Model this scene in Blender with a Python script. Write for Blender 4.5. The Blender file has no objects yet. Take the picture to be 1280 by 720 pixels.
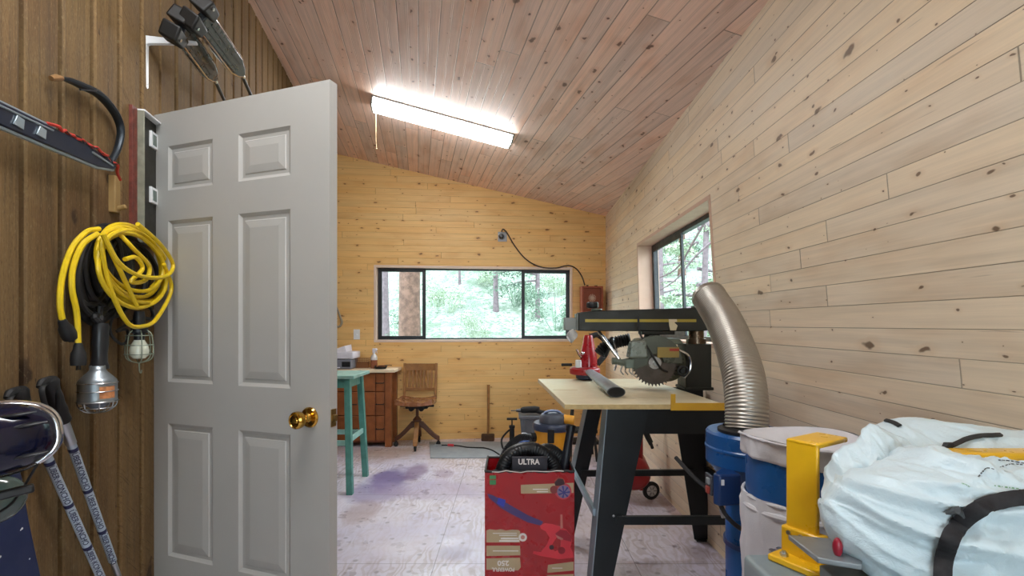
LENS = 17.0
SKY = 3.6
SUN = 0.0
EXPO = 1.25
import bpy, bmesh, math, random
from mathutils import Vector, Matrix, noise
random.seed(7)
scene = bpy.context.scene
COL = scene.collection
F = 620.0                      # focal length in pixels of the 1280x720 frame
CX, CY = 640.0, 405.0          # principal point (the horizon lies at y = 405)
CAMZ = 1.46
PI = math.pi
V = Vector

def P(x, y, d):
    """world point seen at pixel (x, y) at depth d in front of the camera"""
    return V(((x - CX) / F * d, d, CAMZ + (CY - y) / F * d))
def PZ(x, y, z):
    """world point at height z seen at pixel (x, y)"""
    d = F * (CAMZ - z) / (y - CY)
    return P(x, y, d)
def PX(x, z, d):
    return V(((x - CX) / F * d, d, z))

# ------------------------------------------------------------------ mesh building
ORG = {}
def catmull(pts, n=6, closed=False):
    pts = [V(p) for p in pts]
    if len(pts) < 3: return pts
    out = []
    N = len(pts)
    rng = N if closed else N - 1
    for i in range(rng):
        if closed:
            p0, p1, p2, p3 = pts[(i-1) % N], pts[i], pts[(i+1) % N], pts[(i+2) % N]
        else:
            p1, p2 = pts[i], pts[i+1]
            p0 = pts[i-1] if i > 0 else p1 + (p1 - p2)
            p3 = pts[i+2] if i + 2 < N else p2 + (p2 - p1)
        for k in range(n):
            t = k / n
            out.append(0.5 * ((2*p1) + (p2-p0)*t + (2*p0-5*p1+4*p2-p3)*t*t + (3*p1-p0-3*p2+p3)*t*t*t))
    if not closed: out.append(pts[-1].copy())
    return out

class MB:
    def __init__(self):
        self.bm = bmesh.new()
        self.M = Matrix()
        self.uv = None
    def v(self, co):
        return self.bm.verts.new(self.M @ V(co))
    def f(self, vs):
        try: return self.bm.faces.new(vs)
        except ValueError: return None
    def hull8(self, p):
        """box from 8 corners: 0-3 bottom loop, 4-7 top loop"""
        v = [self.v(q) for q in p]
        for a in ((3,2,1,0),(4,5,6,7),(0,1,5,4),(1,2,6,5),(2,3,7,6),(3,0,4,7)):
            self.f([v[i] for i in a])
        return self
    def box(self, c, s, R=None):
        c = V(c); s = V(s) / 2
        R = R or Matrix.Identity(3)
        q = [(-1,-1,-1),(1,-1,-1),(1,1,-1),(-1,1,-1),(-1,-1,1),(1,-1,1),(1,1,1),(-1,1,1)]
        return self.hull8([c + R @ V((a*s.x, b*s.y, e*s.z)) for a, b, e in q])
    def boxmm(self, a, b):
        a = V(a); b = V(b)
        return self.box((a+b)/2, (abs(b.x-a.x), abs(b.y-a.y), abs(b.z-a.z)))
    def bar(self, p0, p1, w, h, up=(0,0,1)):
        """rectangular bar from p0 to p1; w across, h along 'up'"""
        p0 = V(p0); p1 = V(p1); d = (p1 - p0)
        L = d.length; d.normalize(); up = V(up)
        s = d.cross(up)
        if s.length < 1e-5: s = d.cross(V((1,0,0)))
        s.normalize(); u = s.cross(d).normalized()
        R = Matrix((s, d, u)).transposed()
        return self.box((p0+p1)/2, (w, L, h), R)
    def ring(self, c, u, w, ru, rw, n):
        return [self.v(V(c) + u*(ru*math.cos(2*PI*k/n)) + w*(rw*math.sin(2*PI*k/n))) for k in range(n)]
    def bridge(self, a, b):
        n = len(a)
        for k in range(n):
            self.f([a[k], a[(k+1) % n], b[(k+1) % n], b[k]])
    @staticmethod
    def frame(axis):
        a = V(axis).normalized()
        t = V((0,0,1)) if abs(a.z) < .95 else V((1,0,0))
        u = t.cross(a).normalized(); w = a.cross(u).normalized()
        return a, u, w
    def cyl(self, p0, p1, r0, r1=None, n=24, caps=True):
        r1 = r0 if r1 is None else r1
        p0 = V(p0); p1 = V(p1)
        a, u, w = self.frame(p1 - p0)
        A = self.ring(p0, u, w, r0, r0, n); B = self.ring(p1, u, w, r1, r1, n)
        self.bridge(A, B)
        if caps:
            self.f(list(reversed(A))); self.f(B)
        return self
    def lathe(self, prof, o=(0,0,0), axis=(0,0,1), n=28, sx=1.0, sy=1.0, cap0=True, cap1=True):
        """profile [(radius, height)] revolved about axis through o"""
        a, u, w = self.frame(axis); o = V(o)
        rings = [self.ring(o + a*h, u, w, max(r, 1e-4)*sx, max(r, 1e-4)*sy, n) for r, h in prof]
        for A, B in zip(rings, rings[1:]): self.bridge(A, B)
        if cap0: self.f(list(reversed(rings[0])))
        if cap1: self.f(rings[-1])
        return self
    def tube(self, pts, r, n=8, closed=False, smooth=0, radii=None, flat=1.0, up=None):
        pts = [V(p) for p in pts]
        if smooth:
            if radii:
                m = len(pts); rr = []
                for i in range(m-1):
                    for k in range(smooth): rr.append(radii[i]*(1-k/smooth) + radii[i+1]*k/smooth)
                rr.append(radii[-1]); radii = rr
            pts = catmull(pts, smooth, closed)
        N = len(pts)
        T = []
        for i in range(N):
            if closed: t = pts[(i+1) % N] - pts[i-1]
            else: t = pts[min(i+1, N-1)] - pts[max(i-1, 0)]
            if t.length < 1e-9: t = V((0,0,1))
            T.append(t.normalized())
        a, u, w = self.frame(T[0])
        if up is not None:
            u = V(up); u = (u - T[0]*u.dot(T[0])).normalized()
        rings = []
        for i in range(N):
            u = u - T[i]*u.dot(T[i])
            if u.length < 1e-6: u = self.frame(T[i])[1]
            u.normalize(); w = T[i].cross(u)
            R = radii[i] if radii else r
            rings.append(self.ring(pts[i], u, w, R, R*flat, n))
        for A, B in zip(rings, rings[1:]): self.bridge(A, B)
        if closed: self.bridge(rings[-1], rings[0])
        else:
            self.f(list(reversed(rings[0]))); self.f(rings[-1])
        return self
    def prism(self, poly, off):
        """polygon of 3D points extruded by vector off"""
        off = V(off)
        A = [self.v(p) for p in poly]; B = [self.v(V(p) + off) for p in poly]
        self.f(list(reversed(A))); self.f(B)
        n = len(A)
        for k in range(n): self.f([A[k], A[(k+1) % n], B[(k+1) % n], B[k]])
        return self
    def sphere(self, c, r, n=20, m=12, R=None):
        r = V((r, r, r)) if not hasattr(r, '__len__') else V(r)
        c = V(c); R = R or Matrix.Identity(3)
        rows = []
        for j in range(1, m):
            th = PI*j/m
            rows.append([self.v(c + R @ V((r.x*math.sin(th)*math.cos(2*PI*k/n), r.y*math.sin(th)*math.sin(2*PI*k/n), r.z*math.cos(th)))) for k in range(n)])
        top = self.v(c + R @ V((0,0,r.z))); bot = self.v(c + R @ V((0,0,-r.z)))
        for A, B in zip(rows, rows[1:]): self.bridge(B, A)
        for k in range(n):
            self.f([top, rows[0][k], rows[0][(k+1) % n]])
            self.f([bot, rows[-1][(k+1) % n], rows[-1][k]])
        return self
    def torus(self, c, axis, R, r, n=32, m=8, sx=1.0):
        a, u, w = self.frame(axis)
        return self.tube([V(c) + u*(R*sx*math.cos(2*PI*k/n)) + w*(R*math.sin(2*PI*k/n)) for k in range(n)], r, n=m, closed=True)
    def grid(self, fn, nu, nv, uvfn=None, flip=False):
        vs = [[self.v(fn(i/nu, j/nv)) for i in range(nu+1)] for j in range(nv+1)]
        if uvfn and self.uv is None: self.uv = self.bm.loops.layers.uv.new('UVMap')
        for j in range(nv):
            for i in range(nu):
                q = [(i,j),(i+1,j),(i+1,j+1),(i,j+1)]
                if flip: q.reverse()
                fc = self.f([vs[b][a] for a, b in q])
                if uvfn and fc:
                    for lp, (a, b) in zip(fc.loops, q): lp[self.uv].uv = uvfn(a/nu, b/nv)
        return vs
    def build(self, name, mat, parent=None, origin=None, bevel=0, segs=2, smooth=True, angle=35, subsurf=0, solid=0, fixn=True):
        if fixn: bmesh.ops.recalc_face_normals(self.bm, faces=self.bm.faces[:])
        if parent is not None: org = ORG[parent.name]
        else:
            if origin is None:
                zs = [v.co for v in self.bm.verts]
                lo = V((min(c.x for c in zs), min(c.y for c in zs), min(c.z for c in zs)))
                hi = V((max(c.x for c in zs), max(c.y for c in zs), max(c.z for c in zs)))
                origin = V(((lo.x+hi.x)/2, (lo.y+hi.y)/2, lo.z))
            org = V(origin)
        for v in self.bm.verts: v.co -= org
        me = bpy.data.meshes.new(name)
        self.bm.to_mesh(me); self.bm.free()
        for m in (mat if isinstance(mat, (list, tuple)) else [mat]): me.materials.append(m)
        if smooth:
            me.shade_smooth()
            me.set_sharp_from_angle(angle=math.radians(angle))
        o = bpy.data.objects.new(name, me)
        COL.objects.link(o)
        if parent is None: o.location = org
        else: o.parent = parent
        ORG[o.name] = org
        if solid:
            md = o.modifiers.new('solid', 'SOLIDIFY'); md.thickness = solid; md.offset = -1
        if bevel:
            md = o.modifiers.new('bevel', 'BEVEL'); md.width = bevel; md.segments = segs; md.limit_method = 'ANGLE'; md.angle_limit = math.radians(40)
        if subsurf:
            md = o.modifiers.new('sub', 'SUBSURF'); md.levels = subsurf; md.render_levels = subsurf
        return o

def tag(o, label=None, cat=None, group=None, kind=None):
    if label: o['label'] = label
    if cat: o['category'] = cat
    if group: o['group'] = group
    if kind: o['kind'] = kind
    return o
def thing(name, label, cat, loc, group=None):
    o = bpy.data.objects.new(name, None); COL.objects.link(o)
    o.empty_display_size = .1
    o.location = V(loc); ORG[o.name] = V(loc)
    return tag(o, label, cat, group)
def structure(o): return tag(o, kind='structure')

def text_mesh(name, body, mat, parent, M, size, depth=.0006, align='CENTER', squeeze=1.0, bold=0):
    cu = bpy.data.curves.new(name, 'FONT'); cu.body = body; cu.size = size
    cu.align_x = align; cu.align_y = 'CENTER'; cu.extrude = depth; cu.resolution_u = 3; cu.offset = bold
    ob = bpy.data.objects.new(name + '_tmp', cu); COL.objects.link(ob)
    dg = bpy.context.evaluated_depsgraph_get()
    me = bpy.data.meshes.new_from_object(ob.evaluated_get(dg))
    bpy.data.objects.remove(ob)
    S = Matrix.Diagonal((squeeze, 1, 1, 1))
    me.transform(M @ S)
    me.transform(Matrix.Translation(-ORG[parent.name]))
    me.materials.clear(); me.materials.append(mat)
    me.name = name
    o = bpy.data.objects.new(name, me); COL.objects.link(o); o.parent = parent
    ORG[o.name] = ORG[parent.name]
    return o

# ------------------------------------------------------------------ materials
def lin(c):
    c /= 255.0
    return c/12.92 if c <= .04045 else ((c+.055)/1.055)**2.4
def rgb(r, g, b): return (lin(r), lin(g), lin(b), 1)

class NT:
    def __init__(self, name):
        self.mat = bpy.data.materials.new(name); self.mat.use_nodes = True
        self.t = self.mat.node_tree; self.t.nodes.clear()
        self.out = self.t.nodes.new('ShaderNodeOutputMaterial')
        self.b = self.t.nodes.new('ShaderNodeBsdfPrincipled')
        self.t.links.new(self.b.outputs[0], self.out.inputs[0])
    def n(self, typ, **kw):
        nd = self.t.nodes.new(typ)
        for k, v in kw.items(): setattr(nd, k, v)
        return nd
    def set(self, sock, val):
        if isinstance(val, bpy.types.NodeSocket): self.t.links.new(val, sock)
        else: sock.default_value = val
    def math(self, op, a, b=None, c=None, clamp=False):
        nd = self.n('ShaderNodeMath', operation=op, use_clamp=clamp)
        self.set(nd.inputs[0], a)
        if b is not None: self.set(nd.inputs[1], b)
        if c is not None: self.set(nd.inputs[2], c)
        return nd.outputs[0]
    def mix(self, fac, a, b, mode='MIX'):
        nd = self.n('ShaderNodeMix', data_type='RGBA', blend_type=mode)
        self.set(nd.inputs[0], fac); self.set(nd.inputs[6], a); self.set(nd.inputs[7], b)
        return nd.outputs[2]
    def ramp(self, x, lo, hi, a=0.0, b=1.0, smooth=True):
        nd = self.n('ShaderNodeMapRange', interpolation_type='SMOOTHSTEP' if smooth else 'LINEAR')
        self.set(nd.inputs[0], x); nd.inputs[1].default_value = lo; nd.inputs[2].default_value = hi
        nd.inputs[3].default_value = a; nd.inputs[4].default_value = b
        return nd.outputs[0]
    def comb(self, x, y, z=0.0):
        nd = self.n('ShaderNodeCombineXYZ')
        for i, q in enumerate((x, y, z)): self.set(nd.inputs[i], q)
        return nd.outputs[0]
    def noise(self, vec, scale, detail=3, rough=.55, dist=0.0):
        nd = self.n('ShaderNodeTexNoise')
        self.set(nd.inputs['Vector'], vec); nd.inputs['Scale'].default_value = scale
        nd.inputs['Detail'].default_value = detail; nd.inputs['Roughness'].default_value = rough
        nd.inputs['Distortion'].default_value = dist
        return nd.outputs[0]
    def bump(self, h, strength=.3, dist=.005):
        nd = self.n('ShaderNodeBump'); nd.inputs['Strength'].default_value = strength
        nd.inputs['Distance'].default_value = dist
        self.set(nd.inputs['Height'], h)
        self.t.links.new(nd.outputs[0], self.b.inputs['Normal'])

def mat(name, col, rough=.5, metal=0.0, var=.08, scale=8.0, bump=0.0, bscale=60.0, spec=.5, coat=0.0, trans=0.0, sss=0.0):
    m = NT(name)
    co = m.n('ShaderNodeTexCoord').outputs['Object']
    nz = m.noise(co, scale, 4)
    f = m.ramp(nz, .3, .7, 1-var, 1+var*.6)
    c = m.n('ShaderNodeVectorMath', operation='SCALE')
    c.inputs[0].default_value = col[:3]; m.t.links.new(f, c.inputs['Scale'])
    m.t.links.new(c.outputs[0], m.b.inputs['Base Color'])
    r = m.ramp(m.noise(co, scale*2.3, 3), .3, .7, max(.02, rough-.06), min(1, rough+.06))
    m.t.links.new(r, m.b.inputs['Roughness'])
    m.b.inputs['Metallic'].default_value = metal
    m.b.inputs['Specular IOR Level'].default_value = spec
    m.b.inputs['Coat Weight'].default_value = coat
    m.b.inputs['Transmission Weight'].default_value = trans
    if bump: m.bump(m.noise(co, bscale, 3), bump, .002)
    return m.mat

def plank_mat(name, w, L, cols, knot=1.0, groove=.022, groove_dark=.45, rough=.5, grain=.16, bead=False, knotcol=None, uofs=0.0, var=.12, stain=0.0, stain_col=None, joint=True, kscale=(4.2, 9.0), saw=False):
    """boards laid along U, stacked along V; U and V in metres"""
    m = NT(name)
    uv = m.n('ShaderNodeUVMap'); uv.uv_map = 'UVMap'
    sep = m.n('ShaderNodeSeparateXYZ'); m.t.links.new(uv.outputs[0], sep.inputs[0])
    u, v = sep.outputs[0], sep.outputs[1]
    vr = m.math('DIVIDE', v, w)
    row = m.math('FLOOR', vr); fr = m.math('FRACT', vr)
    wn = m.n('ShaderNodeTexWhiteNoise', noise_dimensions='1D'); m.t.links.new(row, wn.inputs['W'])
    u2 = m.math('ADD', u, m.math('MULTIPLY', wn.outputs[0], 7.31))
    ul = m.math('DIVIDE', u2, L)
    seg = m.math('FLOOR', ul); fu = m.math('FRACT', ul)
    wb = m.n('ShaderNodeTexWhiteNoise', noise_dimensions='2D')
    m.t.links.new(m.comb(row, seg), wb.inputs['Vector'])
    br = wb.outputs[0]
    off = m.math('MULTIPLY', br, 37.0)
    # long grain
    gv = m.comb(m.math('ADD', m.math('MULTIPLY', u, 1.3), off), m.math('MULTIPLY', v, 34.0), off)
    g1 = m.noise(gv, 1.0, 4, .6, .8)
    g2 = m.noise(m.comb(m.math('ADD', m.math('MULTIPLY', u, 5.0), off), m.math('MULTIPLY', v, 190.0), off), 1.0, 2, .5)
    cloud = m.noise(m.comb(m.math('ADD', u, off), m.math('MULTIPLY', v, 3.0), 0), 1.7, 3)
    # knots
    def knots(su, sv, r0, keep, seed):
        dis = m.noise(m.comb(u, v, seed), 14.0, 2)
        dis2 = m.noise(m.comb(v, u, seed+4), 17.0, 2)
        vo = m.n('ShaderNodeTexVoronoi', voronoi_dimensions='2D', feature='F1')
        m.t.links.new(m.comb(m.math('ADD', m.math('MULTIPLY', u, su), m.math('MULTIPLY', dis, .3)), m.math('ADD', m.math('MULTIPLY_ADD', dis2, .3, m.math('MULTIPLY', v, sv)), seed)), vo.inputs['Vector'])
        vo.inputs['Scale'].default_value = 1.0
        cs = m.n('ShaderNodeSeparateColor'); m.t.links.new(vo.outputs['Color'], cs.inputs[0])
        rad = m.math('MULTIPLY_ADD', m.math('POWER', cs.outputs[1], 2.2), r0*1.15, r0*.3)
        q = m.math('DIVIDE', vo.outputs['Distance'], rad)
        k = m.ramp(q, .55, 1.15, 1, 0)
        halo = m.ramp(q, .8, 3.4, 1, 0)
        on = m.math('LESS_THAN', cs.outputs[0], keep)
        return m.math('MULTIPLY', k, on), m.math('MULTIPLY', halo, on)
    k1, h1 = knots(kscale[0], kscale[1], .085, .5*knot, 3.7)
    k2, h2 = knots(kscale[0]*2.1, kscale[1]*1.7, .07, .28*knot, 19.3)
    kk = m.math('MAXIMUM', k1, k2); hh = m.math('MAXIMUM', h1, m.math('MULTIPLY', h2, .6))
    c = m.mix(m.ramp(br, 0, 1, 0, 1, False), cols[0], cols[1])
    c = m.mix(m.math('MULTIPLY', m.ramp(cloud, .45, .75), .55), c, cols[2])
    gs = m.n('ShaderNodeVectorMath', operation='SCALE'); m.t.links.new(c, gs.inputs[0])
    gsum = m.math('MULTIPLY_ADD', m.math('SUBTRACT', g1, .5), grain*2.4, m.math('MULTIPLY_ADD', m.math('SUBTRACT', g2, .5), grain*.9, 1.0))
    vary = m.math('MULTIPLY_ADD', m.math('SUBTRACT', wb.outputs[0], .5), var*2, gsum)
    m.t.links.new(vary, gs.inputs['Scale'])
    c = gs.outputs[0]
    kc = knotcol or tuple(x*.32 for x in cols[0][:3]) + (1,)
    c = m.mix(m.math('MULTIPLY', hh, .38), c, cols[2])
    c = m.mix(m.math('MULTIPLY', kk, .82), c, kc)
    stk = m.noise(m.comb(m.math('ADD', m.math('MULTIPLY', u, 2.6), off), m.math('MULTIPLY', v, 60.0), 9.0), 1.0, 2, .5, .4)
    c = m.mix(m.ramp(stk, .72, .79, 0, .45), c, kc)
    if saw:
        sm_ = m.noise(m.comb(m.math('ADD', m.math('MULTIPLY', m.math('ADD', u, v), 150.0), off), m.math('MULTIPLY', m.math('SUBTRACT', u, v), 7.0), off), 1.0, 2, .6)
        c = m.mix(m.math('MULTIPLY', m.ramp(sm_, .56, .72), m.ramp(br, .3, .6, 0, .5)), c, kc)
        sp2 = m.noise(m.comb(m.math('MULTIPLY', u, 60.0), m.math('MULTIPLY', v, 240.0), 3.0), 1.0, 3, .7)
        c = m.mix(m.ramp(sp2, .5, .75, 0, .5), c, tuple(x*.45 for x in cols[2][:3]) + (1,))
        c = m.mix(m.ramp(sp2, .25, .45, .3, 0), c, rgb(176,160,124))
    if stain:
        st = m.noise(m.comb(u, m.math('MULTIPLY', v, 1.0), 5.0), 1.1, 5, .65)
        c = m.mix(m.ramp(st, .52, .72, 0, stain), c, stain_col)
    ed = m.math('MINIMUM', fr, m.math('SUBTRACT', 1.0, fr))
    gm = m.ramp(ed, groove*.35, groove, 1, 0)
    if joint:
        je = m.math('MINIMUM', fu, m.math('SUBTRACT', 1.0, fu))
        gm = m.math('MAXIMUM', gm, m.ramp(je, .0006, .0014, 1, 0))
    if bead:
        bd = m.math('ABSOLUTE', m.math('SUBTRACT', fr, .5))
        gm2 = m.math('MAXIMUM', gm, m.math('MULTIPLY', m.ramp(m.math('ABSOLUTE', m.math('SUBTRACT', bd, .035)), .008, .02, 1, 0), .3))
        gm = gm2
    # some grooves darker than others
    gvar = m.ramp(m.noise(m.comb(m.math('MULTIPLY', u, .6), row, 2.0), 1.0, 2), .35, .65, .45, 1.0)
    gmc = m.math('MULTIPLY', gm, gvar)
    c = m.mix(m.math('MULTIPLY', gmc, groove_dark), c, tuple(x*.14 for x in cols[2][:3]) + (1,))
    m.t.links.new(c, m.b.inputs['Base Color'])
    m.t.links.new(m.ramp(g1, .2, .8, rough-.08, rough+.1), m.b.inputs['Roughness'])
    m.b.inputs['Specular IOR Level'].default_value = .4
    h = m.math('MULTIPLY_ADD', gm, -1.0, m.math('MULTIPLY', g2, .05))
    m.bump(h, .55, .004)
    return m.mat
# ------------------------------------------------------------------ room geometry
ZT = 2.876
def WR(d, z):
    """right wall: x at depth d and height z (the wall leans a little)"""
    xb = 1.2277 + .0272*(6.505-d); xt = 1.2277 - .0242*(6.505-d)
    t = z/ZT
    return xb*(1-t) + xt*t
def WF(X): return 6.374 + .107*X            # far wall depth
def WL(d): return -1.634 - .2155*(d-3.032)  # left wall x
SL = -.2042
def ZC(X, d): return ZT + SL*(X - .0242*(d-6.505) - 1.2277)
D1 = V((-.1887, 1, 0)).normalized(); D2 = V((D1.y, -D1.x, 0))
BACK = -1.7
def far_pt(x, y):
    u = (x-CX)/F; return P(x, y, 6.374/(1-.107*u))
def right_pt(x, y):
    u = (x-CX)/F; w = (CY-y)/F; lo, hi = .3, 9
    for _ in range(60):
        d = (lo+hi)/2
        if u*d < WR(d, CAMZ+w*d): lo = d
        else: hi = d
    return P(x, y, d)
def left_pt(x, y, off=0.0):
    """point on the left wall, 'off' metres in front of it"""
    u = (x-CX)/F
    n = 1.0/math.sqrt(1+.2155**2)
    # X - WL(d) = off/n
    d = (-1.634 + .2155*3.032 + off/n)/(u + .2155)
    return P(x, y, d)
LDIR = V((-.2155, 1, 0)).normalized()       # along the left wall, away from camera
LN = V((LDIR.y, -LDIR.x, 0))                # left wall normal, into the room

pine_far = plank_mat('pine_boards_yellow_lit', .079, 2.6, (rgb(230,190,126), rgb(216,172,106), rgb(202,146,80)), knot=.9, groove_dark=.5, grain=.17, var=.09, knotcol=rgb(104,62,30))  # same pine as the right wall; yellower light mixed into its colour
pine_right = plank_mat('pine_boards_pale_lit', .0822, 2.1, (rgb(236,220,197), rgb(226,206,176), rgb(210,180,144)), knot=.9, groove=.022, groove_dark=.82, grain=.17, var=.11, knotcol=rgb(88,58,38))  # same pine made paler; the whiter light is put into the colour
pine_ceil = plank_mat('pine_boards_ceiling', .122, 3.0, (rgb(243,217,204), rgb(234,200,181), rgb(210,156,122)), knot=1.0, groove=.034, groove_dark=.75, grain=.26, bead=True, var=.15, knotcol=rgb(84,40,22), kscale=(3.2, 6.5))
cedar = plank_mat(saw=True, name='rough_cedar_boards', w=.142, L=60, cols=(rgb(126,101,65), rgb(106,81,49), rgb(88,60,34)), knot=.8, groove=.001, groove_dark=0, rough=.8, grain=.55, var=.3, knotcol=rgb(44,28,16), joint=False, kscale=(2.2, 5.0), stain=.6, stain_col=rgb(84,52,30))
white_trim = mat('pale_window_jamb', rgb(214,190,172), .5, var=.05)
jamb_pink = mat('primed_jamb', rgb(206,172,150), .5, var=.05)
black_alu = mat('black_window_frame', rgb(38,42,46), .4, .2, var=.05)

# floor -------------------------------------------------------------
fm = NT('painted_plywood_floor')
uv = fm.n('ShaderNodeUVMap'); uv.uv_map = 'UVMap'
sp = fm.n('ShaderNodeSeparateXYZ'); fm.t.links.new(uv.outputs[0], sp.inputs[0])
fu, fv = sp.outputs[0], sp.outputs[1]
fvec = fm.comb(fu, fv, 0)
base = fm.mix(fm.ramp(fm.noise(fvec, 1.1, 4), .35, .65), rgb(222,218,228), rgb(208,204,224))
base = fm.mix(fm.math('MULTIPLY', fm.ramp(fm.noise(fvec, 9, 5, .65), .45, .7), .35), base, rgb(160,140,142))
# swirly ply grain showing through the paint
sw = fm.n('ShaderNodeTexWave', wave_type='BANDS', bands_direction='X'); fm.t.links.new(fm.comb(fm.math('MULTIPLY', fu, 2.2), fm.math('MULTIPLY', fv, 1.0)), sw.inputs['Vector'])
sw.inputs['Scale'].default_value = 3.2; sw.inputs['Distortion'].default_value = 16; sw.inputs['Detail'].default_value = 2; sw.inputs['Detail Scale'].default_value = 1.2
swm = fm.math('MULTIPLY', fm.ramp(sw.outputs['Fac'], .25, .6, 1, 0), fm.ramp(fm.noise(fvec, 1.3, 3), .42, .62, .08, .34))
base = fm.mix(swm, base, rgb(134,106,84))
# worn bare patch by the far wall, and purple and grey stains
worn = fm.math('MULTIPLY', fm.ramp(fv, 4.9, 5.7), fm.ramp(fm.noise(fvec, 2.4, 4), .3, .6))
base = fm.mix(fm.math('MULTIPLY', worn, .6), base, rgb(176,142,104))
def blot(cx, cy, rx, ry, col, amt, base, nz=.5):
    q = fm.n('ShaderNodeVectorMath', operation='LENGTH')
    a = fm.math('DIVIDE', fm.math('SUBTRACT', fu, cx), rx); b = fm.math('DIVIDE', fm.math('SUBTRACT', fv, cy), ry)
    fm.t.links.new(fm.comb(a, b), q.inputs[0])
    k = fm.math('ADD', q.outputs['Value'], fm.math('MULTIPLY', fm.math('SUBTRACT', fm.noise(fvec, 6, 5, .6), .5), nz*2))
    return fm.mix(fm.ramp(k, .55, 1.15, amt, 0), base, col)
def fl(x, y):
    p = PZ(x, y, 0); return p.x, p.y
for (x, y, rx, ry, col, a) in ((485,600,.22,.42,rgb(112,100,150),.9),(470,615,.30,.3,rgb(140,128,166),.7),(520,590,.12,.3,rgb(124,98,134),.7),(555,592,.10,.16,rgb(140,118,146),.5),
                               (452,640,.16,.25,rgb(150,120,116),.5),(570,690,.12,.12,rgb(150,140,166),.4),(730,680,.09,.16,rgb(120,110,120),.5),(540,612,.5,.3,rgb(172,158,186),.5),
                               (800,655,.25,.1,rgb(198,168,130),.5),(838,632,.08,.5,rgb(140,84,40),.5),(870,690,.1,.1,rgb(120,90,80),.4)):
    cx, cy = fl(x, y)
    base = blot(cx, cy, rx, ry, col, a, base)
# specks
vo = fm.n('ShaderNodeTexVoronoi', voronoi_dimensions='2D'); fm.t.links.new(fvec, vo.inputs['Vector']); vo.inputs['Scale'].default_value = 6
vc = fm.n('ShaderNodeSeparateColor'); fm.t.links.new(vo.outputs['Color'], vc.inputs[0])
spk = fm.math('MULTIPLY', fm.math('LESS_THAN', vc.outputs[0], .6), fm.ramp(fm.math('ADD', vo.outputs['Distance'], fm.math('MULTIPLY', fm.noise(fvec, 40, 2), .08)), .09, .17, 1, 0))
base = fm.mix(fm.math('MULTIPLY', spk, .5), base, rgb(96,84,96))
# sheet seams
def seam(c, off, per, w):
    q = fm.math('FRACT', fm.math('DIVIDE', fm.math('ADD', c, off), per))
    return fm.ramp(fm.math('MINIMUM', q, fm.math('SUBTRACT', 1.0, q)), w/per*.4, w/per, 1, 0)
sx = fl(548, 690)[0]; 
s1 = seam(fu, -sx, 1.22, .004); 
s2 = seam(fv, -3.02, 1.22, .004)
sm = fm.math('MAXIMUM', s1, s2)
base = fm.mix(fm.math('MULTIPLY', sm, .6), base, rgb(92,80,88))
fm.t.links.new(base, fm.b.inputs['Base Color'])
fm.t.links.new(fm.ramp(fm.noise(fvec, 5, 4), .3, .7, .26, .46), fm.b.inputs['Roughness'])
fm.b.inputs['Specular IOR Level'].default_value = .55
fm.bump(fm.math('MULTIPLY_ADD', sm, -1.0, fm.math('MULTIPLY', fm.noise(fvec, 30, 4), .3)), .25, .004)
floor_mat = fm.mat

m = MB()
X0, X1, Y0, Y1 = -3.2, 1.75, BACK-.1, 7.0
m.grid(lambda a, b: (X0+(X1-X0)*a, Y0+(Y1-Y0)*b, 0), 10, 16, lambda a, b: (X0+(X1-X0)*a, Y0+(Y1-Y0)*b))
structure(m.build('floor', floor_mat, origin=(0,0,0), solid=.12, smooth=False))

# ceiling (slopes down to the right) ----------------------------------
m = MB()
ca = D2.copy()
def cpt(a, b):
    X = -3.2 + 5.2*a; d = BACK-.1 + (7.1-BACK)*b
    return V((X, d, ZC(X, d)))
def cuv(a, b):
    p = cpt(a, b); return (p.dot(D1), p.x*D2.x + p.y*D2.y)
m.grid(cpt, 12, 20, cuv, flip=True)
o = m.build('ceiling', pine_ceil, origin=(0,0,0), smooth=False, fixn=False)
md = o.modifiers.new('solid', 'SOLIDIFY'); md.thickness = .12; md.offset = -1
structure(o)

# far wall with its window opening -------------------------------------
wTL = far_pt(469, 332.5); wBR = far_pt(714, 426)
wx0, wx1 = wTL.x, wBR.x; wz0, wz1 = far_pt(600, 425.5).z, far_pt(600, 334).z
TH = .16
m = MB()
m.uv = m.bm.loops.layers.uv.new('UVMap')
def far_panel(xa, xb, za, zb, dz=0):
    m.grid(lambda a, b: (xa+(xb-xa)*a, WF(xa+(xb-xa)*a), za+(zb-za)*b), 8, 8, lambda a, b: (xa+(xb-xa)*a, za+(zb-za)*b))
def far_panel_top(xa, xb, za):
    def fn(a, b):
        x = xa+(xb-xa)*a; zt = ZC(x, WF(x))+.03
        return (x, WF(x), za+(zt-za)*b)
    m.grid(fn, 16, 4, lambda a, b: (fn(a, b)[0], fn(a, b)[2]))
XA, XB = -2.7, 1.45
far_panel(XA, XB, -.02, wz0)
far_panel(XA, wx0, wz0, wz1); far_panel(wx1, XB, wz0, wz1)
far_panel_top(XA, XB, wz1)
bmesh.ops.remove_doubles(m.bm, verts=m.bm.verts[:], dist=1e-4)
structure(m.build('wall_far', pine_far, origin=(0,6.37,0), smooth=False, fixn=False))

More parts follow.
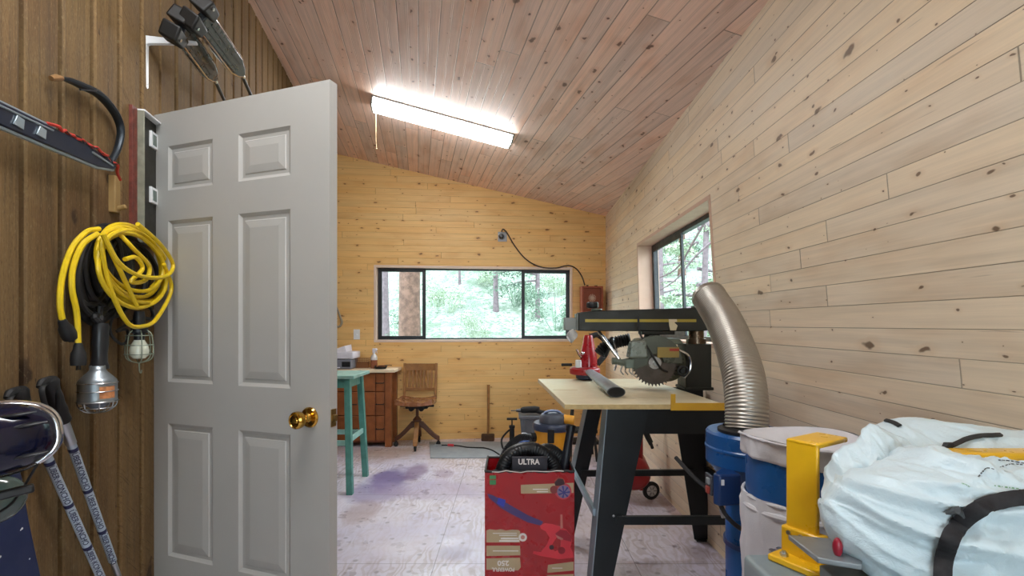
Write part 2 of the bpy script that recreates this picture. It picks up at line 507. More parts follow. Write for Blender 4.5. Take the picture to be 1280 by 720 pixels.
# right wall with its window opening ------------------------------------
rTL = right_pt(797, 306); rTR = right_pt(887, 246); rB = right_pt(886, 432)
rd1, rd0 = rTL.y, rTR.y; rz1 = (rTL.z+rTR.z)/2; rz0 = rB.z
m = MB()
m.uv = m.bm.loops.layers.uv.new('UVMap')
def right_panel(da, db, za, zb, n=8, k=6, top=False):
    def fn(a, b):
        d = da+(db-da)*a
        z = za+((zb if not top else ZT+.06)-za)*b
        return (WR(d, z), d, z)
    m.grid(fn, n, k, lambda a, b: (fn(a, b)[1], fn(a, b)[2]-.048), flip=True)
right_panel(BACK-.1, 6.75, -.02, rz0, 24, 6)
right_panel(BACK-.1, rd0, rz0, rz1, 16, 4); right_panel(rd1, 6.75, rz0, rz1, 8, 4)
right_panel(BACK-.1, 6.75, rz1, 0, 24, 6, True)
structure(m.build('wall_right', pine_right, origin=(1.25,2.5,0), smooth=False, fixn=False))

# back wall, behind the camera --------------------------------------------
m = MB()
m.uv = m.bm.loops.layers.uv.new('UVMap')
BWX0, BWX1, BWZ0, BWZ1 = -.48, 1.0, .85, 2.25  # opening for the added fill-light window
def back_panel(xa, xb, za, zb, top=False):
    def fn(a, b):
        x = xa+(xb-xa)*a; zt = ZC(x, BACK)+.05 if top else zb
        return (x, BACK, za+(zt-za)*b)
    m.grid(fn, 6, 4, lambda a, b: (fn(a, b)[0], fn(a, b)[2]), flip=True)
back_panel(-.9, 1.6, -.02, BWZ0); back_panel(-.9, BWX0, BWZ0, BWZ1); back_panel(BWX1, 1.6, BWZ0, BWZ1); back_panel(-.9, 1.6, BWZ1, 0, True)
bmesh.ops.remove_doubles(m.bm, verts=m.bm.verts[:], dist=1e-4)
structure(m.build('wall_back', pine_right, origin=(.3,BACK,0), smooth=False, fixn=False))

# left wall: upright rough boards, with the doorway the white door hangs in ---
HINGE = V((-1.391, 1.900, 0))
DZ0, DZ1 = .236, 2.256
m = MB()
m.uv = m.bm.loops.layers.uv.new('UVMap')
L0 = V((WL(0), 0, 0))
def tdep(d): return d/LDIR.y
t_start, t_end = tdep(BACK-.1), tdep(6.95)
dt0, dt1 = tdep(1.93), tdep(1.93)+.90
PIT = .142
rl = random.Random(3)
def left_board(t0, t1, z0, z1, off, row):
    w = t1-t0; th = .019; ch = .005
    prof = [(0,0),(0,th-ch),(ch,th),(w-ch,th),(w,th-ch),(w,0)]
    pts = []
    for s, h in prof: pts.append(L0 + LDIR*(t0+s) + LN*(h+off))
    for k in range(5):
        a, b = pts[k], pts[k+1]
        q = [V((a.x,a.y,z0)), V((b.x,b.y,z0)), V((b.x,b.y,z1)), V((a.x,a.y,z1))]
        vs = [m.bm.verts.new(c) for c in q]
        fc = m.bm.faces.new(vs)
        vv = [(prof[k][0]+prof[k][1]*.3), (prof[k+1][0]+prof[k+1][1]*.3)]
        base = row*PIT + .006
        uvs = [(z0, base+vv[0]*.9), (z0, base+vv[1]*.9), (z1, base+vv[1]*.9), (z1, base+vv[0]*.9)]
        for lp, c in zip(fc.loops, uvs): lp[m.uv].uv = c
t_ref = tdep(left_pt(16, 200).y) + .012
n0 = math.floor((t_start - t_ref)/PIT)
t = t_ref + n0*PIT; row = n0 + 200
while t < t_end:
    a, b = t, t+PIT-.020+rl.uniform(-.003,.003)
    top = 3.75
    if a >= dt0-.03 and a < dt1:
        left_board(a, b, DZ1+.02, top, rl.uniform(0,.004), row)
        left_board(a, b, -.02, DZ0-.02, rl.uniform(0,.004), row)
    else:
        left_board(a, b, -.02, top, rl.uniform(0,.004), row)
    t += PIT; row += 1
# backing boards seen in the gaps
def back_strip(ta, tb, za, zb):
    q = [L0+LDIR*ta, L0+LDIR*tb]
    vs = [m.bm.verts.new((p.x, p.y, z)) for p, z in ((q[0],za),(q[1],za),(q[1],zb),(q[0],zb))]
    fc = m.bm.faces.new(vs)
    for lp, c in zip(fc.loops, ((za,.1),(za,.13),(zb,.13),(zb,.1))): lp[m.uv].uv = c
back_strip(t_start, dt0, -.02, 3.75); back_strip(dt1, t_end, -.02, 3.75)
back_strip(dt0, dt1, DZ1+.02, 3.75); back_strip(dt0, dt1, -.02, DZ0-.02)
structure(m.build('wall_left', cedar, origin=(-1.3,2,0), smooth=False, fixn=False))
# lining of the doorway and the closed porch beyond it
paint = mat('door_paint', rgb(174,172,168), .42, var=.03, scale=3)
plaster = mat('porch_plaster', rgb(150,140,128), .8)
m = MB()
pa, pb = L0+LDIR*(dt0), L0+LDIR*(dt1)
for p, s in ((pa, 1), (pb, -1)):
    m.hull8([V((c.x, c.y, z)) for z in (DZ0-.02, DZ1+.02) for c in (p-LN*.12, p-LN*.12+LDIR*.025*s, p+LN*.02+LDIR*.025*s, p+LN*.02)])
m.hull8([V((c.x, c.y, z)) for z in (DZ1-.005, DZ1+.02) for c in (pa-LN*.12, pb-LN*.12, pb+LN*.02, pa+LN*.02)])
m.hull8([V((c.x, c.y, z)) for z in (DZ0-.03, DZ0-.005) for c in (pa-LN*.12, pb-LN*.12, pb+LN*.02, pa+LN*.02)])
structure(m.build('trim_1', paint))
m = MB()
q0, q1 = pa-LDIR*.1, pb+LDIR*.1
c = [q0-LN*.13, q1-LN*.13, q1-LN*1.0, q0-LN*1.0]
for i, j in ((1,2),(2,3),(3,0)):
    m.f([m.v((c[i].x,c[i].y,.18)), m.v((c[j].x,c[j].y,.18)), m.v((c[j].x,c[j].y,2.4)), m.v((c[i].x,c[i].y,2.4))])
m.f([m.v((p.x,p.y,.18)) for p in c]); m.f([m.v((p.x,p.y,2.4)) for p in c])
structure(m.build('wall_porch', plaster, smooth=False))

# ------------------------------------------------------------------ windows
glass = NT('window_glass')
g = glass.t.nodes; glass.t.nodes.remove(glass.b)
tr = glass.n('ShaderNodeBsdfTransparent'); tr.inputs[0].default_value = (.93,.96,.96,1)
gl = glass.n('ShaderNodeBsdfGlossy'); gl.inputs['Roughness'].default_value = .02
fr = glass.n('ShaderNodeFresnel'); fr.inputs[0].default_value = 1.45
mx = glass.n('ShaderNodeMixShader')
mx.inputs[0].default_value = .018; glass.t.links.new(tr.outputs[0], mx.inputs[1]); glass.t.links.new(gl.outputs[0], mx.inputs[2])
glass.t.links.new(mx.outputs[0], glass.out.inputs[0])
glass_mat = glass.mat

def frame_rect(mb, pt, a0, a1, z0, z1, w, dep, off):
    """four bars of a sash; pt(a, z, n) maps along-wall coordinate, height, outward offset to world"""
    for (aa, ab, za, zb) in ((a0,a1,z1-w,z1),(a0,a1,z0,z0+w),(a0,a0+w,z0+w,z1-w),(a1-w,a1,z0+w,z1-w)):
        q = [pt(a, z, n) for z in (za, zb) for a, n in ((aa,off),(ab,off),(ab,off+dep),(aa,off+dep))]
        mb.hull8(q)
def pane(name, pt, a0, a1, z0, z1, off, parent):
    mb = MB(); mb.f([mb.v(pt(a0,z0,off)), mb.v(pt(a1,z0,off)), mb.v(pt(a1,z1,off)), mb.v(pt(a0,z1,off))])
    return mb.build(name, glass_mat, parent, smooth=False)

# window_1, far wall: jamb lining, then three lights
fpt = lambda a, z, n: V((a, WF(a)+n, z))
m = MB()
frame_rect(m, fpt, wx0-.015, wx1+.015, wz0-.02, wz1+.012, .03, TH, -.006)
w1 = structure(m.build('window_1', white_trim, bevel=.002, origin=((wx0+wx1)/2, WF(0), wz0)))
fa = lambda x: far_pt(x, 380).x
ix0, ix1, iz0, iz1 = wx0+.016, wx1-.016, wz0+.012, wz1-.018
xs1, xs2 = fa(530), fa(653)
m = MB(); frame_rect(m, fpt, ix0, ix1, iz0, iz1, .018, .05, .075); m.build('outer_frame', black_alu, w1, bevel=.002)
m = MB(); frame_rect(m, fpt, ix0+.006, xs1+.01, iz0+.004, iz1-.004, .042, .022, .062); m.build('sash', black_alu, w1, bevel=.002)
m = MB(); frame_rect(m, fpt, xs2-.01, ix1-.006, iz0+.004, iz1-.004, .042, .022, .062); m.build('sash', black_alu, w1, bevel=.002)
pane('pane', fpt, ix0+.03, xs1, iz0+.03, iz1-.03, .074, w1)
pane('pane', fpt, xs1+.012, xs2-.012, iz0+.016, iz1-.016, .10, w1)
pane('pane', fpt, xs2, ix1-.03, iz0+.03, iz1-.03, .074, w1)

# window_2, right wall
rpt = lambda d, z, n: V((WR(d, z)+n, d, z))
m = MB()
frame_rect(m, rpt, rd0-.012, rd1+.012, rz0-.012, rz1+.012, .026, .2, -.006)
w2 = structure(m.build('window_2', jamb_pink, bevel=.002, origin=(WR(rd0, rz0), (rd0+rd1)/2, rz0)))
m = MB(); frame_rect(m, rpt, rd0+.014, rd1-.014, rz0+.014, rz1-.014, .032, .05, .13); m.build('outer_frame', black_alu, w2, bevel=.002)
dm = None
# meeting stile seen at x ~ 852
for d in [rd0 + (rd1-rd0)*k/400 for k in range(401)]:
    if abs(CX + F*(WR(d,2)+.14)/d - 852) < 1: dm = d; break
dm = dm or (rd0+rd1)/2
m = MB(); frame_rect(m, rpt, dm-.02, rd1-.04, rz0+.044, rz1-.044, .034, .02, .128); m.build('sash', black_alu, w2, bevel=.002)
pane('pane', rpt, dm, rd1-.05, rz0+.05, rz1-.05, .138, w2)
pane('pane', rpt, rd0+.03, dm, rz0+.03, rz1-.03, .16, w2)

# window_added, unseen, put into the wall behind the camera to let in cool fill light
bpt = lambda a, z, n: V((a, BACK-n, z))
m = MB(); frame_rect(m, bpt, BWX0-.012, BWX1+.012, BWZ0-.012, BWZ1+.012, .03, .14, -.006)
w3 = structure(m.build('window_added', jamb_pink, bevel=.002, origin=((BWX0+BWX1)/2, BACK, BWZ0)))
m = MB(); frame_rect(m, bpt, BWX0+.018, BWX1-.018, BWZ0+.018, BWZ1-.018, .04, .05, .08); frame_rect(m, bpt, .24, .28, BWZ0+.058, BWZ1-.058, .02, .05, .08); m.build('outer_frame', black_alu, w3, bevel=.002)
pane('pane', bpt, BWX0+.05, BWX1-.05, BWZ0+.05, BWZ1-.05, .10, w3)

# ------------------------------------------------------------------ the white six-panel door
DU = V((.941, -.338, 0)).normalized(); DN = V((-.338, -.941, 0)).normalized()   # along the leaf / towards the camera side
DW, DT = .848, .036
def door_t(x):
    u = (x-CX)/F
    return (HINGE.x - u*HINGE.y)/(u*DU.y - DU.x)
def dp(t, z, n=0.0): 
    p = HINGE + DU*t + DN*n; return V((p.x, p.y, z))
def door_z(x, y):
    p = HINGE + DU*door_t(x); return CAMZ + (CY-y)/F*p.y
cols = [(door_t(210), door_t(266)), (door_t(298), door_t(363))]
zrow = [door_z(362.6, y) for y in (156.8, 218.8, 261, 485.8, 543.5, 728.7)]
rows = [(zrow[1], zrow[0]), (zrow[3], zrow[2]), (zrow[5], zrow[4])]
m = MB()
ts = [0, cols[0][0], cols[0][1], cols[1][0], cols[1][1], DW]
zs = [DZ0, rows[2][0], rows[2][1], rows[1][0], rows[1][1], rows[0][0], rows[0][1], DZ1]
for i in range(5):
    for j in range(7):
        t0, t1, z0, z1 = ts[i], ts[i+1], zs[j], zs[j+1]
        if i in (1, 3) and j in (1, 3, 5):
            loops = []
            for ins, dep in ((0,0),(.006,-.004),(.012,-.0075),(.024,-.0075),(.027,-.0045),(.052,-.001)):
                loops.append([m.v(dp(t0+ins, z0+ins, dep)), m.v(dp(t1-ins, z0+ins, dep)), m.v(dp(t1-ins, z1-ins, dep)), m.v(dp(t0+ins, z1-ins, dep))])
            for A, B in zip(loops, loops[1:]): m.bridge(A, B)
            m.f(loops[-1])
        else:
            m.f([m.v(dp(t0,z0)), m.v(dp(t1,z0)), m.v(dp(t1,z1)), m.v(dp(t0,z1))])
for q in (((0,DZ0,0),(0,DZ1,0),(0,DZ1,-DT),(0,DZ0,-DT)), ((DW,DZ0,0),(DW,DZ1,0),(DW,DZ1,-DT),(DW,DZ0,-DT)),
          ((0,DZ1,0),(DW,DZ1,0),(DW,DZ1,-DT),(0,DZ1,-DT)), ((0,DZ0,0),(DW,DZ0,0),(DW,DZ0,-DT),(0,DZ0,-DT)), ((0,DZ0,-DT),(DW,DZ0,-DT),(DW,DZ1,-DT),(0,DZ1,-DT))):
    m.f([m.v(dp(*c)) for c in q])
bmesh.ops.remove_doubles(m.bm, verts=m.bm.verts[:], dist=1e-5)
door = structure(m.build('door_1', paint, origin=dp(0, DZ0), smooth=False))
brass = mat('polished_brass', rgb(202,158,72), .16, 1.0, var=.12, scale=20)
steel = mat('bright_steel', rgb(190,192,194), .28, 1.0, var=.05)
kt = door_t(387.5); kz = door_z(387.5, 521.5)
kb = dp(kt, kz)
m = MB()
m.lathe([(.0,0),(.034,0),(.034,.004),(.030,.009),(.016,.013),(.012,.02),(.0125,.03),(.019,.036),(.0265,.046),(.0285,.056),(.027,.066),(.021,.071),(.019,.068),(.011,.066),(.008,.069),(.0,.069)], kb, DN, 36)
m.build('door_knob', brass, door)
m = MB()
m.lathe([(.0,0),(.034,0),(.034,.004),(.030,.009),(.016,.013),(.0125,.03),(.0265,.046),(.0285,.056),(.021,.071),(.0,.072)], dp(kt, kz, -DT), -DN, 28)
m.build('door_knob', brass, door)
m = MB()
c = dp(DW, kz, -DT/2)
m.box(c, (.003, .026, .058), Matrix((DU, DN, V((0,0,1)))).transposed())
m.prism([c + DN*.008 + V((0,0,-.011)), c + DN*.008 + V((0,0,.011)), c - DN*.008 + V((0,0,.011)), c - DN*.008 + V((0,0,-.011))], DU*.011)
m.build('latch_plate', mat('dull_brass', rgb(150,124,80), .35, 1.0), door, bevel=.001)
for z in (DZ0+.2, (DZ0+DZ1)/2, DZ1-.2):
    m = MB(); p = HINGE - DU*.006 + DN*.004
    m.cyl((p.x,p.y,z-.045),(p.x,p.y,z+.045),.006,n=12)
    m.box(dp(.0, z, -.018), (.004,.034,.088), Matrix((DU, DN, V((0,0,1)))).transposed())
    m.build('hinge', brass, door, bevel=.001)

# ------------------------------------------------------------------ ceiling lights
def emis(name, col, s):
    q = NT(name); q.t.nodes.remove(q.b)
    e = q.n('ShaderNodeEmission'); e.inputs[0].default_value = col; e.inputs[1].default_value = s
    q.t.links.new(e.outputs[0], q.out.inputs[0]); return q.mat
lens_glow = emis('fluorescent_lens', (.95, .985, 1.0, 1), LENS)
cup = V((0,0,1))
fdir = V((D2.x, D2.y, 0)); fdir.z = ZC(D2.x, D2.y) - ZC(0, 0); fdir.normalize()       # along the tube, in the ceiling plane
fac = D1.copy(); fac.z = ZC(D1.x, D1.y) - ZC(0,0); fac.normalize()
fn = fdir.cross(fac); fn = fn if fn.z < 0 else -fn                                     # out of the ceiling
enamel = mat('grey_enamel', rgb(120,122,120), .4)
def light_fixture(p0, L, label, group, chain):
    """p0: left end of the near edge, on the ceiling"""
    q = lambda a, b, c: p0 + fdir*a + fac*b + fn*c
    root = thing('ceiling_light', label, 'light', q(L/2, .11, 0), group)
    m = MB(); m.hull8([q(0,-.004,0), q(L,-.004,0), q(L,.224,0), q(0,.224,0), q(0,-.004,.016), q(L,-.004,.016), q(L,.224,.016), q(0,.224,.016)])
    m.build('base_tray', enamel, root, bevel=.002)
    m = MB()
    prof = [(0,.016),(.004,.045),(.016,.068),(.04,.078),(.11,.08),(.18,.078),(.204,.068),(.216,.045),(.22,.016)]
    A = [m.v(q(.012, b, c)) for b, c in prof]; B = [m.v(q(L-.012, b, c)) for b, c in prof]
    for k in range(len(prof)-1): m.f([A[k], A[k+1], B[k+1], B[k]])
    m.f([A[-1], A[0], B[0], B[-1]])
    m.f(A); m.f(list(reversed(B)))
    m.build('lens', lens_glow, root, angle=60)
    for a in (0, L-.014):
        m = MB()
        pr = [(0,.014),(.002,.047),(.014,.071),(.04,.081),(.11,.083),(.18,.081),(.206,.071),(.218,.047),(.221,.014)]
        m.prism([q(a, b, c) for b, c in pr], fdir*.014)
        m.build('end_cap', enamel, root, angle=50)
    if chain:
        m = MB(); s = q(.03, .20, .07)
        m.tube([s, s+V((0,0,-.2)), s+V((.004,0,-.30))], .0022, 6, smooth=4); m.sphere(s+V((.004,0,-.31)), .008, 10, 8)
        m.build('pull_cord', mat('cotton_cord', rgb(196,170,130), .8), root)
    return root
_p = V((-1.153, 4.083, 0)); _p.z = ZC(_p.x, _p.y)
light_fixture(_p, 1.22, 'long lit fluorescent ceiling light with a pull cord on the sloping board ceiling', None, True)
_p = V((-.95, .70, 0)); _p.z = ZC(_p.x, _p.y)  # second fixture, out of view, added to light the room evenly
light_fixture(_p, 1.22, 'added unseen fluorescent ceiling light overhead, filling the near room with light', None, False)
# ------------------------------------------------------------------ outdoors: wooded slope
def ground_z(x, y):
    s = max(0, y-8.5)*.42; s2 = max(0, x-3.0)*.40
    return -.7 + max(s, s2) + .25*min(s, s2) + .35*noise.noise(V((x*.35, y*.35, 1.3)))*min(1, max(s, s2)+.1)
gm_ = NT('leaf_litter_slope')
co = gm_.n('ShaderNodeTexCoord').outputs['Object']
c = gm_.mix(gm_.ramp(gm_.noise(co, 1.6, 5, .7), .35, .65), rgb(98,112,96), rgb(156,164,152))
c = gm_.mix(gm_.ramp(gm_.noise(co, 9, 5, .75), .46, .6), c, rgb(84,104,86))
gm_.t.links.new(c, gm_.b.inputs['Base Color']); gm_.b.inputs['Roughness'].default_value = .95
m = MB()
def gfn(a, b):
    x = -22+50*a; y = -6+44*b
    z = ground_z(x, y)
    return (x, y, z)
m.grid(gfn, 100, 88)
structure(m.build('ground_slope', gm_.mat, origin=(0,20,-.7), fixn=False))

bark = mat('ridged_fir_bark', rgb(104,80,68), .95, var=.4, scale=9, bump=.6, bscale=26)
bark2 = mat('grey_bark', rgb(112,100,104), .95, var=.25, scale=12, bump=.4, bscale=30)
def leaf_mat(name, a, b):
    q = NT(name); co = q.n('ShaderNodeTexCoord').outputs['Object']
    c = q.mix(q.ramp(q.noise(co, 5, 3), .35, .65), a, b)
    q.t.links.new(c, q.b.inputs['Base Color']); q.b.inputs['Roughness'].default_value = .7
    return q.mat
leaf_a = leaf_mat('pale_leaves', rgb(118,138,112), rgb(156,170,142))
leaf_b = leaf_mat('green_leaves', rgb(78,104,86), rgb(120,146,122))
leaf_c = leaf_mat('fir_needles', rgb(70,94,80), rgb(112,134,114))
def leaves(mb, c, r, n, s, rnd, droop=0):
    c = V(c)
    for _ in range(n):
        while True:
            q = V((rnd.uniform(-1,1), rnd.uniform(-1,1), rnd.uniform(-1,1)))
            if q.length < 1: break
        p = c + V((q.x*r[0], q.y*r[1], q.z*r[2]))
        a = V((rnd.gauss(0,1), rnd.gauss(0,1), rnd.gauss(0,.5)-droop)).normalized()
        b = a.orthogonal().normalized()
        b = (Matrix.Rotation(rnd.uniform(0,6.28), 3, a) @ b)
        L = s*rnd.uniform(.6,1.3); w = L*.42
        mb.f([mb.v(p), mb.v(p+a*L*.5+b*w), mb.v(p+a*L), mb.v(p+a*L*.5-b*w)])
def trunk(mb, base, top, r0, r1, rnd, ridges=0):
    base, top = V(base), V(top); N = 26; n = 24
    a, u, w = mb.frame(top-base); rings = []
    for i in range(N+1):
        t = i/N; p = base.lerp(top, t) + u*.04*math.sin(t*5)
        r = r0*(1-t)+r1*t + (r0*.5*math.exp(-t*22))
        ring = []
        for k in range(n):
            an = 2*PI*k/n
            rr = r*(1+ridges*(.5*noise.noise(V((an*2.2, t*3.0, base.x)))+.5*noise.noise(V((an*5, t*9, base.y)))))
            ring.append(mb.v(p + u*rr*math.cos(an) + w*rr*math.sin(an)))
        rings.append(ring)
    for A, B in zip(rings, rings[1:]): mb.bridge(A, B)
    mb.f(list(reversed(rings[0]))); mb.f(rings[-1])
def tree(name, label, base, h, r, kind, rnd, group=None, lo=.25, spread=1.6, mt=None, ridges=.12):
    root = thing(name, label, 'tree', base, group)
    m = MB(); trunk(m, V(base)-V((0,0,.3)), V(base)+V((rnd.uniform(-.2,.2), rnd.uniform(-.2,.2), h)), r, r*.35, rnd, ridges)
    m.build('trunk', mt or bark, root)
    mb = MB(); mf = MB()
    k = 0; z = h*lo
    while z < h:
        L = spread*(1-.75*(z-h*lo)/(h-h*lo))*rnd.uniform(.7,1.15)
        an = rnd.uniform(0, 6.28)
        p0 = V(base)+V((0,0,z)); dr = V((math.cos(an), math.sin(an), rnd.uniform(-.3,.15)))
        p1 = p0 + dr*L
        mb.tube([p0, p0.lerp(p1,.5)+V((0,0,.06*L)), p1], .02, 5, radii=[.035,.02,.006])
        for t in (.35,.55,.75,.95):
            leaves(mf, p0.lerp(p1, t), (.26*L*.5+.08, .26*L*.5+.08, .10), 60, .06, rnd, .4)
        z += rnd.uniform(.16,.34)
    mb.build('branches', mt or bark, root)
    mf.build('foliage', leaf_c if kind == 'fir' else leaf_a, root, smooth=False, fixn=False)
    return root
rt = random.Random(11)
def gp(x, Y, y=400):
    p = P(x, y, Y); return V((p.x, p.y, ground_z(p.x, p.y)))
# the three trunks seen through the far window
root = thing('fir_tree', 'thick ridged fir trunk close outside the left pane of the far window', 'tree', gp(513, 11))
m = MB(); trunk(m, gp(513, 11)-V((0,0,.3)), gp(512, 11)+V((0,0,9)), .235, .20, rt, .16); m.build('trunk', bark, root)
mb = MB(); mf = MB()
for k in range(14):
    p0 = gp(513, 11)+V((0,0,4.6+k*.3)); an = rt.uniform(0,6.28); p1 = p0+V((math.cos(an), math.sin(an), -.2))*1.5
    mb.tube([p0,p1], .03, 5, radii=[.04,.008])
    for t in (.4,.7,.95): leaves(mf, p0.lerp(p1,t), (.3,.3,.12), 50, .06, rt, .4)
mb.build('branches', bark, root); mf.build('foliage', leaf_c, root, smooth=False, fixn=False)
tree('fir_tree', 'slim grey trunk outside the middle pane of the far window', gp(620, 15), 9, .08, 'fir', rt, None, .52, 1.7, bark2)
tree('fir_tree', 'grey trunk at the outer edge of the left pane of the far window', gp(480, 12.5), 9, .14, 'fir', rt, None, .5, 1.5, bark2)
tree('fir_tree', 'young fir with low green boughs outside the right pane of the far window', gp(672, 14.5), 6.5, .07, 'fir', rt, None, .12, 1.7, bark2)
tree('fir_tree', 'young fir with a bough reaching across the middle pane of the far window', gp(575, 17), 6.5, .045, 'fir', rt, None, .10, 1.4, bark2)
# trees seen through the right-hand window
def outR(x, Y):
    p = P(x, 380, Y); return V((p.x, p.y, ground_z(p.x, p.y)))
tree('broadleaf_tree', 'leafy tree with drooping branches outside the side window, towards the far corner', outR(826, 13.5), 6, .09, 'leaf', rt, None, .1, 1.9, bark2)
tree('broadleaf_tree', 'leafy tree outside the side window, behind the near pane', outR(872, 9.0), 6, .08, 'leaf', rt, None, .1, 1.7, bark2)
root = tree('fir_tree', 'fir outside the side window, behind the middle stile', outR(852, 17), 7, .12, 'fir', rt, None, .12, 1.8)
# bare twigs hanging in front of the side window
for (pts, lab) in (([(889,262,6.2),(868,300,6.6),(845,336,7.1),(812,352,7.6)], 'upper'), ([(892,300,7.4),(868,322,7.6),(842,352,7.9),(806,372,8.3)], 'lower')):
    m = MB(); pp = [P(*q) for q in pts]
    m.tube(pp, .012, 6, smooth=5, radii=[.02,.015,.012,.007])
    for k in range(9):
        a = pp[1].lerp(pp[3], k/9); m.tube([a, a+V((rt.uniform(-.15,.15), rt.uniform(-.2,.2), rt.uniform(-.25,.15)))], .005, 5)
    e = V(pp[0]); g0 = V((e.x+.9, e.y+.2, ground_z(e.x+.9, e.y+.2)-.2))
    m.tube([g0, V((e.x+.9, e.y+.2, e.z-.4)), e], .05, 7, smooth=5, radii=[.07,.05,.02])
    tag(m.build('bare_sapling', bark2, smooth=True), 'bare thin sapling leaning across the side window, the %s of two' % lab, 'tree')
# bushes on the slope
protos = []
for k in range(3):
    m = MB(); rr = random.Random(40+k)
    for j in range(7):
        c = V((rr.uniform(-.7,.7), rr.uniform(-.6,.6), rr.uniform(.2,1.0)))
        leaves(m, c, (.42,.42,.34), 260, .055, rr)
    for j in range(8):
        m.tube([V((0,0,-.2)), V((rr.uniform(-.6,.6), rr.uniform(-.6,.6), rr.uniform(.4,1.1)))], .012, 5)
    protos.append(m.build('bush', (leaf_a, leaf_b, leaf_a)[k], origin=(0,0,0), smooth=False, fixn=False))
spots = []
def try_bush(p, s):
    if all((p-q).length > .85*(s+t)*1.25 for q, t in spots): spots.append((p, s))
for k in range(90):
    Y = 11 + (k % 9)*1.9 + rt.uniform(-.7,.7)
    try_bush(gp(455 + (k*53) % 290, Y), rt.uniform(.5,.95))
for k in range(40):
    Y = 9.5 + (k % 8)*1.8 + rt.uniform(-.5,.5)
    try_bush(outR(800 + (k*31) % 100, Y), rt.uniform(.45,.8))
spots = spots[:40]
for k, (p, s) in enumerate(spots):
    o = protos[k] if k < 3 else protos[k % 3].copy()
    if k >= 3: COL.objects.link(o)
    o.location = p; o.scale = (s, s, s); o.rotation_euler = (0,0,rt.uniform(0,6.28))
    tag(o, 'pale leafy bush on the bright wooded slope outside the windows', 'bush', 'bushes on the slope outside')
# ------------------------------------------------------------------ things on the left wall
rubber = mat('black_rubber', rgb(24,24,26), .6, var=.2)
black_plastic = mat('black_plastic', rgb(26,28,32), .38, var=.15)
navy = mat('navy_gloss', rgb(10,14,40), .12, var=.12)
navy_board = mat('navy_board', rgb(22,34,76), .4, var=.12)
navy_pole = mat('navy_pole_paint', rgb(12,22,44), .35, var=.2)
chrome = mat('chrome', rgb(214,216,220), .14, 1.0, var=.05)
alu = mat('brushed_aluminium', rgb(190,194,198), .34, 1.0, var=.08)
grey_plastic = mat('slate_grey_plastic', rgb(50,58,64), .3, var=.12)
yellow_cord = mat('yellow_cord', rgb(222,190,24), .42, var=.12, scale=30)
white_metal = mat('white_enamel', rgb(226,228,230), .35, var=.04)
wood_old = mat('old_wood', rgb(134,98,58), .8, var=.2, scale=20)
LW = left_pt
def lw(x, y, off=.02): return LW(x, y, off+.02)          # .02 = board thickness

# --- slanting pole with cord and curved saw blade
a = lw(-95, 104, .045); b = lw(137, 208, .045)
ax = (b-a).normalized(); nn = LN; up_ = ax.cross(nn).normalized()
if up_.z < 0: up_ = -up_
root = thing('pole_saw', 'navy pole with silver edges and red cord, hung slanting, ending in a curved black blade', 'saw', a.lerp(b,.5))
def pp(t, h, n): return a + ax*t + up_*h + nn*n
Lp = (b-a).length
m = MB()
hw = .026
m.prism([pp(0,-hw,0), pp(Lp-.10,-hw,0), pp(Lp-.02,-.014,0), pp(Lp,.0,0), pp(Lp-.05,.016,0), pp(Lp-.16,hw,0), pp(0,hw,0)], nn*.022)
m.build('pole', navy_pole, root, bevel=.004)
silver_edge = mat('silver_edge', rgb(168,182,190), .35, .7, var=.1)
m = MB(); m.tube([pp(0,-hw-.001,.012), pp(Lp*.5,-hw-.001,.012), pp(Lp-.10,-hw,.014), pp(Lp-.015,-.012,.014)], .0065, 8); m.build('edge_trim', silver_edge, root)
m = MB(); m.tube([pp(0,hw,.014), pp(Lp*.55,hw+.001,.014)], .0055, 8); m.build('edge_trim', silver_edge, root)
m = MB(); m.tube([pp(0,hw*.55,.0235), pp(Lp*.52,hw*.62,.0235)], .0025, 6); m.build('pinstripe', silver_edge, root)
m = MB(); m.tube([pp(Lp-.13,.008,.0235), pp(Lp-.03,-.004,.0235)], .003, 6); m.build('pinstripe', silver_edge, root)
red_cord = mat('red_cord', rgb(178,52,40), .8, var=.2, scale=40)
m = MB(); rr = random.Random(5)
cp = [pp(Lp*.50, hw+.004, .016)]
for k in range(1, 26): cp.append(pp(Lp*(.5+.5*k/25), hw*(1-.9*(max(0,k-12)/13)**1.2)+rr.uniform(0,.007), .016+rr.uniform(0,.01)))
cp += [pp(Lp+.02,-.012,.01), pp(Lp+.05,-.03,.004)]
m.tube(cp, .0042, 6, smooth=3)
m.build('cord', red_cord, root)
m = MB()
cp = [pp(Lp*.56, hw+.003, .022)]
for k in range(1, 20): cp.append(pp(Lp*(.56+.42*k/19), hw*(1-.9*(max(0,k-9)/10)**1.2)+rr.uniform(-.004,.008), .02+rr.uniform(0,.008)))
m.tube(cp, .0018, 5, smooth=2)
m.build('wire', black_plastic, root)
for t in (.3, .42):
    m = MB(); m.prism([pp(Lp*t,-.012,.022), pp(Lp*t+.03,-.016,.022), pp(Lp*t+.034,.008,.022), pp(Lp*t+.012,.012,.022)], nn*.004); m.build('clip', silver_edge, root, bevel=.001)
blade_pts = [(137,206),(147,186),(151,165),(147,148),(137,132),(122,117),(104,108),(88,101),(75,97.5)]
wid = [.008,.0095,.0105,.0115,.0125,.0130,.0125,.0095,.005]
m = MB(); bp = [lw(x, y, .028) for x, y in blade_pts]
m.tube(bp, .01, 10, smooth=5, radii=[w_*1.15 for w_ in wid], flat=.75)
m.build('curved_blade', mat('dark_blued_steel', rgb(46,52,58), .4, .6, var=.15), root)
m = MB(); m.tube([lw(77,98,.028), lw(70,97,.028), lw(64,98,.026)], .009, 8, radii=[.007,.009,.007]); m.build('tip_ferrule', wood_old, root)
